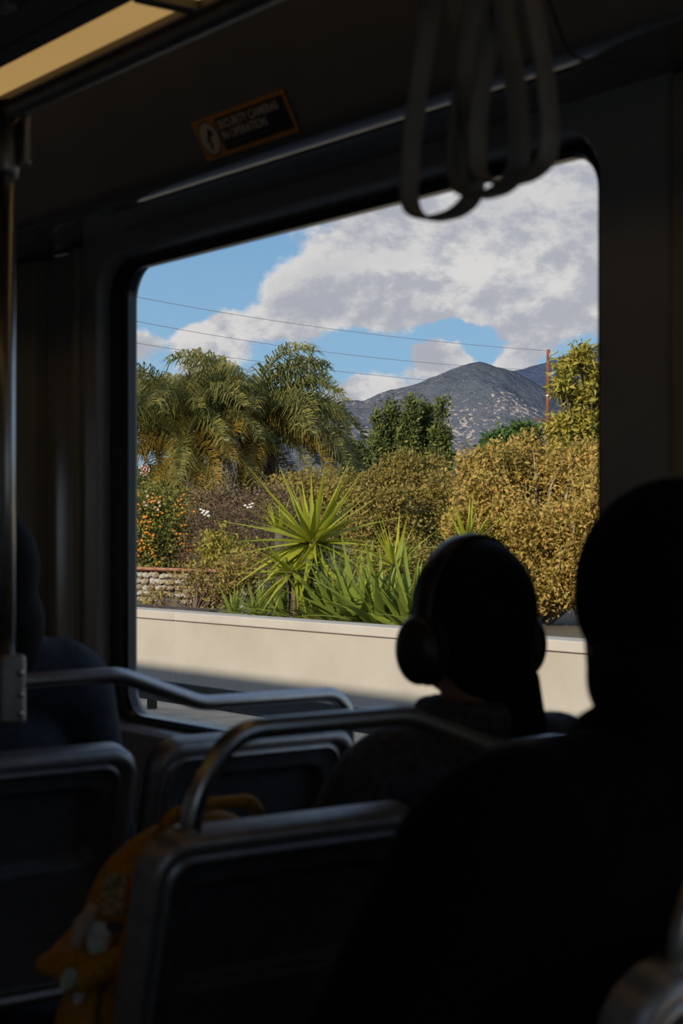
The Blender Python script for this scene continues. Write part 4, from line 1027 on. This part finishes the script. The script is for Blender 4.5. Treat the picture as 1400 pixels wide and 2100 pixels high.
# palms ------------------------------------------------------------
def frond_mesh(a0, bend, L, seed, ll=.50, m=None):
    rng = np.random.default_rng(seed); n = 26; V = []; F = []; pts = []; p = np.array([0., 0., 0.]); ang = a0
    for k in range(n):
        pts.append((p.copy(), ang)); st_ = L/n; p = p+np.array([math.cos(ang), 0, math.sin(ang)])*st_; ang -= bend/n*(.5+1.0*k/n)
    def quad(a, b, c, d_):
        i = len(V); V.extend([a, b, c, d_]); F.append((i, i+1, i+2, i+3))
    for k in range(n-1):
        (q0, g0), (q1, g1) = pts[k], pts[k+1]; r0 = .030*(1-k/n)+.005
        quad(q0+[0, r0, 0], q0-[0, r0, 0], q1-[0, r0*.95, 0], q1+[0, r0*.95, 0]); quad(q0+[0, 0, r0], q0-[0, 0, r0], q1-[0, 0, r0*.95], q1+[0, 0, r0*.95])
        if k < 3: continue
        tl = ll*(.55+.45*math.sin(PI*min(1, (k-1)/(n-3))**.8))
        for sd in (-1, 1):
            for rep in range(4):
                b = q0+(q1-q0)*(rep/4); w0 = .024
                ph = rng.uniform(-.35, 1.25); up_ = np.array([-math.sin(g0), 0, math.cos(g0)])
                out = np.array([math.cos(g0), 0, math.sin(g0)])*.55+np.array([0, sd*math.cos(ph), 0])+up_*math.sin(ph)+rng.normal(size=3)*.12; out /= np.linalg.norm(out)
                l_ = tl*rng.uniform(.8, 1.15); m1 = b+out*l_*.5; dn = out*.7+np.array([rng.normal()*.1, rng.normal()*.1, -.80]); dn /= np.linalg.norm(dn)
                tip = m1+dn*l_*.62; sdv = np.array([math.cos(g0), 0, math.sin(g0)])*w0
                quad(b-sdv*.5, b+sdv*.5, m1+sdv*.6, m1-sdv*.6); quad(m1-sdv*.6, m1+sdv*.6, tip+sdv*.1, tip-sdv*.1)
    return mesh_np('frond', V, F)
FR = {}
for mk, mm in (('g', M['frond']), ('y', M['frond_y'])):
    for i, (a0, bd) in enumerate([(82, 125), (66, 140), (48, 130), (28, 120), (4, 95), (-38, 50)]):
        me = frond_mesh(math.radians(a0), math.radians(bd), 1.0 if False else 3.0, 100+i, .62 if i < 5 else .5); me.materials.append(mm); FR[mk, i] = me
def palm(label, x, ycrown, z, scale, n, seed, trunkr, spread=1.0, fixed=()):
    rng = np.random.default_rng(seed); c = at(x, ycrown, z); base = Vector((c.x, c.y, GZ))
    root = empty('palm_tree', base, 0, label, 'palm', 'palms beyond the garden'); h = c.z-GZ
    bm = bmesh.new(); pts = []; rad = []
    for k in range(15):
        t_ = k/14; pts.append((math.sin(t_*2)*.06, 0, h*t_)); rad.append(trunkr*(1.15-.2*t_+(.06 if k % 2 else -.03)) if t_ < .93 else trunkr*.8)
    bm_tube(bm, pts, rad, 14); from_bm('trunk', bm, M['palm_bark'], root, None, True)
    bm = bmesh.new()                                             # old leaf bases
    for k in range(34):
        a = rng.uniform(0, 2*PI); zz = h*(.60+.38*rng.random()); r1 = trunkr*.95
        p = Vector((math.cos(a)*r1, math.sin(a)*r1, zz)); bm_tube(bm, [p, p+Vector((math.cos(a)*.10, math.sin(a)*.10, .22)), p+Vector((math.cos(a)*.16, math.sin(a)*.16, .42))], [.07, .05, .015], 5)
    from_bm('leaf_bases', bm, M['palm_bark'], root)
    for k in range(n):
        q = k/n; i = min(5, int(q*5.45)); az = k*2.39996+rng.uniform(-.35, .35)
        key = 'y' if (i >= 4 and rng.random() < .5) or (i == 3 and rng.random() < .25) else 'g'
        o = link('frond', FR[key, i]); o.parent = root; o.location = (math.cos(az)*.08, math.sin(az)*.08, h-.02-.25*q)
        o.rotation_euler = (rng.uniform(-.25, .25), rng.uniform(-.12, .12), az); s_ = scale*rng.uniform(.85, 1.12)*(1.0 if i < 4 else .85 if i == 4 else .7); o.scale = (s_, s_, s_)
    for (az, i, key, s_) in fixed:
        o = link('frond', FR[key, i]); o.parent = root; o.location = (0, 0, h); o.rotation_euler = (0, 0, az); o.scale = (s_,)*3
    return root
RIGHT = math.atan2(-SN, CS)         # heading of the picture's right hand
palm('tall palm with drooping fronds and a thick trunk, right one of the palms', 515, 880, 55, 1.34, 34, 201, .30, fixed=[(RIGHT+.1, 2, 'g', 1.35), (RIGHT-.15, 1, 'g', 1.4), (RIGHT+PI, 1, 'g', 1.4), (RIGHT+PI+.4, 0, 'g', 1.45), (RIGHT+.5, 0, 'g', 1.4), (RIGHT, 3, 'g', 1.35), (RIGHT-.3, 4, 'y', 1.2), (RIGHT-.5, 3, 'y', 1.2)])
palm('slimmer palm stem standing right behind the thick trunked palm', 552, 905, 56.5, 1.3, 18, 202, .16, fixed=[(RIGHT, 2, 'g', 1.35), (RIGHT+.3, 3, 'g', 1.35), (RIGHT-.2, 4, 'g', 1.3)])
palm('bushy palm with yellowing skirt, left one of the palms', 378, 905, 53, 1.26, 34, 203, .26, fixed=[(RIGHT+PI, 2, 'g', 1.35), (RIGHT+PI+.3, 3, 'g', 1.35), (RIGHT+PI-.3, 1, 'g', 1.3), (RIGHT+PI/2, 0, 'g', 1.4), (RIGHT-PI/2, 4, 'y', 1.1), (RIGHT-PI/2+.5, 4, 'y', 1.1), (RIGHT-PI/2-.6, 5, 'y', 1.2)])
palm('palm crown cut by the left edge of the window', 262, 885, 58, 1.2, 30, 204, .2)

# yuccas and broad blades right behind the wall ---------------------
def blade_mesh(L, W, sag, fold, m, seed=0, n=6):
    V = []; F = []
    for k in range(n+1):
        t_ = k/n; wd = W*(.55+.45*math.sin(PI*min(1, t_*1.25+.18)))*(1-t_**3) if k < n else W*.02
        x = L*t_*math.cos(sag*t_*.5); z = -L*math.sin(sag*t_*.5)*t_
        V += [(x, -wd/2, z+fold*wd), (x, 0, z), (x, wd/2, z+fold*wd)]
    for k in range(n):
        a = 3*k; F += [(a, a+1, a+4, a+3), (a+1, a+2, a+5, a+4)]
    me = mesh_np('blade', V, F); me.materials.append(m); me.polygons.foreach_set('use_smooth', np.ones(len(me.polygons), bool)); return me
YM = [blade_mesh(.82, .060, s_, .16, M['yucca']) for s_ in (.0, .2, .45)]
GMB = [blade_mesh(.72, .085, s_, .12, M['yucca_g']) for s_ in (.15, .4, .7)]
DM = blade_mesh(.42, .035, .9, .1, M['dead_leaf'])
def yucca(label, px, py, X, n, scale, seed, emin=-30, emax=85, meshes=YM, name='yucca', cat='yucca', group='yuccas behind the wall', dead=0, trunk=True):
    rng = np.random.default_rng(seed); c = onX(px, py, X); base = Vector((c.x, c.y, GZ)); h = max(.04, c.z-GZ)
    root = empty(name, base, 0, label, cat, group)
    if trunk: tube('stem', [(0, 0, -.05), (.02, .01, h*.5), (0, 0, h)], [.075, .06, .05], M['bark'], root, 10)
    for k in range(n):
        q = (k+.5)/n; el_ = math.radians(emax+(emin-emax)*q**.85+rng.uniform(-7, 7)); az = k*2.39996+rng.uniform(-.2, .2)
        o = link('blade', meshes[min(len(meshes)-1, int(q*len(meshes)))]); o.parent = root
        o.location = (math.cos(az)*.03, math.sin(az)*.03, h-.05*q); o.rotation_euler = (rng.uniform(-.5, .5), -el_, az); s_ = scale*rng.uniform(.82, 1.12); o.scale = (s_, s_, s_)
    for k in range(dead):
        az = rng.uniform(0, 2*PI); o = link('dead_blade', DM); o.parent = root; o.location = (0, 0, h-.08); o.rotation_euler = (0, math.radians(rng.uniform(35, 75)), az)
    return root
yucca('biggest spiky yucca rosette in the middle of the window', 640, 1108, 9.75, 96, 1.08, 301, emin=-34, emax=66, dead=6)
yucca('lower spiky yucca rosette leaning left under the biggest one', 600, 1170, 9.45, 52, .72, 302, emin=-40, emax=50, dead=5)
yucca('upright yucca behind the biggest rosette, its tips rising to its left', 572, 1088, 10.6, 22, .50, 303, emin=45, emax=88)
yucca('yucca half hidden by the head with headphones', 958, 1122, 10.4, 46, .66, 304, dead=3)
yucca('pale green yucca between the biggest rosette and the headphones', 810, 1155, 10.0, 40, .66, 305, emin=-20, emax=86, dead=4)
for i, (x, y, X, n, s_, lb) in enumerate([(478, 1262, 9.6, 26, .50, 'low clump of broad blades at the left end of the green bed'), (530, 1266, 9.6, 26, .62, 'clump of broad blades left of the lower yucca'), (580, 1272, 9.6, 30, .86, 'clump of broad green blades under the lower yucca'),
        (632, 1276, 9.6, 32, .96, 'clump of broad green blades below the biggest yucca'), (685, 1280, 9.6, 34, 1.15, 'clump of broad green blades in the middle of the bed'), (735, 1284, 9.6, 34, 1.2, 'clump of broad green blades right of the middle of the bed'),
        (785, 1288, 9.6, 34, 1.15, 'clump of broad green blades left of the headphones'), (838, 1292, 9.6, 32, 1.15, 'clump of broad green blades touching the headphones'), (900, 1296, 9.6, 22, .85, 'clump of broad green blades behind the head')]):
    yucca(lb, x, y, X, n, s_, 320+i, emin=28, emax=86, meshes=GMB, name='broad_blade_plant', cat='plant', group='broad green blades along the wall', dead=0, trunk=False)
# ------------------------------------------------------------------ utility poles and wires
UZ = 140.0
up = at(1124, 717, UZ); ub = Vector((up.x, up.y, GZ)); k_ = UZ/FP
pl = empty('utility_pole', ub, 0, 'tall brown wooden utility pole against the mountain at right', 'pole')
lean = Vector((-CS, SN, 0))*(4*k_)
tube('pole', [tuple(lean), tuple(lean*.4+Vector((0, 0, (up.z-GZ)*.6))), (0, 0, up.z-GZ)], [.19, .17, .15], M['pole_wood'], pl, 12)
RV = Vector((CS, -SN, 0))
for y in (728, 768, 801):
    zz = at(1124, y, UZ).z-GZ; f_ = 1-zz/(up.z-GZ); b0 = lean*f_+Vector((0, 0, zz))-Vector((SN, CS, 0))*.10
    br = box('bracket', tuple(b0+RV*.12), (.16, .16, .34), M['insul'], pl, .02)
    tube('insulator', [tuple(RV*.03), tuple(RV*.33+Vector((0, 0, .14))), tuple(RV*.73+Vector((0, 0, .30)))], [.10, .10, .06], M['insul'], br, 10)
zz = at(1124, 861, UZ).z-GZ; b0 = lean*(1-zz/(up.z-GZ))+Vector((0, 0, zz))-Vector((SN, CS, 0))*.2
ca = tube('crossarm', [tuple(b0-RV*1.25), tuple(b0+RV*.95)], .075, M['pole_wood'], pl, 6)
for sd, e_ in ((-1, .3), (1, .7)): tube('arm_brace', [tuple(b0+RV*sd*.6), tuple(b0+Vector((0, 0, -.6)))], .025, M['guard'], pl, 6)
for y in (811.5, 877): 
    zz = at(1124, y, UZ).z-GZ; b1 = lean*(1-zz/(up.z-GZ)); tube('band', [tuple(b1+Vector((0, 0, zz-.06))), tuple(b1+Vector((0, 0, zz+.06)))], .185, M['sign_white'], pl, 12)
sl = empty('street_lamp', gbase(1122, 137), 0, 'white street lamp arm at the foot of the utility pole', 'street lamp')
q0 = at(1118, 900, 137)-sl.location; q1 = at(1092, 902, 137)-sl.location
tube('lamp_post', [(0, 0, 0), (0, 0, q0.z-.3), tuple(q0), tuple(q0.lerp(q1, .6))], [.10, .08, .05, .045], M['insul'], sl, 8)
tube('lamp_head', [tuple(q0.lerp(q1, .55)), tuple(q0.lerp(q1, .7)), tuple(q1)], [.05, .11, .07], M['sign_white'], sl, 8)
wp = empty('wooden_post', gbase(325, 90), 0, 'brown wooden post in front of the left palm', 'post')
hh = at(325, 890, 90).z-GZ
tube('pole', [(0, 0, 0), (0, 0, hh*.5), (0, 0, hh)], [.105, .10, .09], M['pole_wood'], wp, 10); box('cap', (0, 0, hh+.02), (.22, .22, .06), M['pole_wood'], wp, .01)
def wire(label, pts, z_r, z_l, r=.016):
    xs = [p[0] for p in pts]; out = []
    cf = np.polyfit(xs, [p[1] for p in pts], 2)
    for x in np.linspace(-250, xs[-1], 30):
        z = z_l+(z_r-z_l)*(x-265)/(1122-265); out.append(at(x, float(np.polyval(cf, x)), z))
    o = tube('power_line', [p-out[-1] for p in out], r, M['wire'], None, 5, out[-1]); return tag(o, label, 'wire', 'power lines to the utility pole')
wire('topmost thin power line crossing the sky to the pole', [(265, 606), (480, 645), (740, 682), (940, 705), (1120, 719)], 140, 112)
wire('second power line from the top, above the palms', [(265, 656), (700, 725), (950, 751), (1130, 760)], 140, 112)
wire('third power line from the top, brushing the palms', [(265, 701), (700, 762), (870, 779), (1130, 797)], 140, 112)
wire('upper of the two low lines at the cross-arm height', [(265, 790), (700, 825), (900, 842), (1095, 859)], 139.5, 118, .012)
wire('lower of the two low lines in front of the conifers', [(265, 806), (700, 833), (900, 848), (1132, 860)], 139.5, 118, .012)

# ------------------------------------------------------------------ roadside signs far behind the palms
def facing(name, loc, label, cat):
    o = empty(name, loc, -TH, label, cat); return o
SZ = 260.0; ks = SZ/FP
s1 = facing('bullseye_sign', gbase(297, SZ), 'white roadside sign with red bullseye and red lettering at far left', 'sign')
def sg(px, py): return ((px-297)*ks, at(297, py, SZ).z-s1.location.z)
def splate(name, pts, m, parent, y, th):
    bm = bmesh.new(); f = bm.faces.new([bm.verts.new((x, y, z)) for x, z in pts]); r = bmesh.ops.extrude_face_region(bm, geom=[f])
    bmesh.ops.translate(bm, verts=[v for v in r['geom'] if isinstance(v, bmesh.types.BMVert)], vec=(0, th, 0)); bmesh.ops.recalc_face_normals(bm, faces=bm.faces); return from_bm(name, bm, m, parent)
def prect(f, x0, y0, x1, y1): a, b = f(x0, y0), f(x1, y1); return [(a[0], b[1]), (b[0], b[1]), (b[0], a[1]), (a[0], a[1])]
splate('board', prect(sg, 287, 956, 308, 976), M['sign_white'], s1, 0, .4)
cx, cz = sg(297, 962); R_ = 7.2*ks
def ringp(parent, cx, cz, r0, r1, m, y, name='ring'):
    bm = bmesh.new(); n = 28; a = []
    for k in range(n):
        c_, s_ = math.cos(2*PI*k/n), math.sin(2*PI*k/n); a.append([bm.verts.new((cx+c_*r, y_, cz+s_*r)) for r, y_ in ((r0, y), (r1, y), (r1, y+.06), (r0, y+.06))])
    for k in range(n):
        for j in range(4): bm.faces.new((a[k][j], a[(k+1) % n][j], a[(k+1) % n][(j+1) % 4], a[k][(j+1) % 4]))
    bmesh.ops.recalc_face_normals(bm, faces=bm.faces); return from_bm(name, bm, m, parent)
ringp(s1, cx, cz, R_*.64, R_, M['sign_red'], -.08, 'bullseye_ring')
splate('bullseye_dot', ellp(cx, cz, R_*.33, R_*.33, 20), M['sign_red'], s1, -.08, .06)
RX90 = Matrix.Rotation(PI/2, 4, 'X')
tx = sg(297, 974.5); text_mesh('lettering', 'TARGET', 4.9*ks*1.35, M['sign_red'], s1, 1.0, 'CENTER', .03, Matrix.Translation((tx[0], -.05, tx[1])) @ RX90 @ Matrix.Diagonal((.82, 1, 1, 1)), .01)
splate('lower_board', prect(sg, 287, 976, 302, 984), M['sign_white'], s1, .02, .3); splate('yellow_strip', prect(sg, 290, 977.5, 300, 981.5), M['sign_yellow'], s1, -.03, .05)
splate('side_board', prect(sg, 304, 960, 310, 975), M['sign_red'], s1, .1, .2)
box('post', (0, .2, sg(297, 984)[1]/2), (.35, .35, sg(297, 984)[1]), M['insul'], s1, .02)
SZ2 = 300.0; k2 = SZ2/FP
s2 = facing('oval_sign', gbase(447, SZ2), 'blue oval dealership sign on a white board between the palms', 'sign')
def sg2(px, py): return ((px-447)*k2, at(447, py, SZ2).z-s2.location.z)
splate('board', [sg2(428, 956), sg2(436, 953), sg2(466, 954), sg2(468, 981), sg2(440, 981), sg2(437, 966)], M['sign_white'], s2, 0, .5)
cx, cz = sg2(447, 960)
splate('oval', ellp(cx, cz, 12.5*k2, 6.2*k2), M['sign_blue'], s2, -.08, .07)
ringp_pts = None
text_mesh('script', 'Ford', 8.5*k2, M['sign_white'], s2, 1.0, 'CENTER', .03, Matrix.Translation((cx, -.12, cz-2.6*k2)) @ RX90 @ Matrix(((1, .25, 0, 0), (0, 1, 0, 0), (0, 0, 1, 0), (0, 0, 0, 1))), .0)
for x0, x1 in ((438, 442), (443.5, 447), (450, 453), (454.5, 458.5), (460, 464)): splate('red_letter', prect(sg2, x0, 973.5, x1, 979), M['sign_red'], s2, -.07, .06)
box('post', (0, .3, sg2(447, 981)[1]/2), (.5, .5, sg2(447, 981)[1]), M['insul'], s2, .02)
PYH = at(422, 983, 200).z-GZ
pyl = empty('white_pylon', gbase(422, 200), -TH, 'white pylon standing below the oval sign', 'pylon')
box('column', (0, 0, PYH/2), (.42, .42, PYH), M['stucco'], pyl, .03); box('plinth', (0, 0, .1), (.8, .8, .2), M['stucco'], pyl, .03)
mb = empty('white_marker_post', gbase(329, 60), 0, 'thin white marker post beside the wooden post', 'post')
hh = at(329, 1005, 60).z-GZ; box('post', (0, 0, hh/2), (.05, .05, hh), M['sign_white'], mb, .01); box('cap', (0, 0, hh+.01), (.07, .07, .03), M['sign_white'], mb, .006)
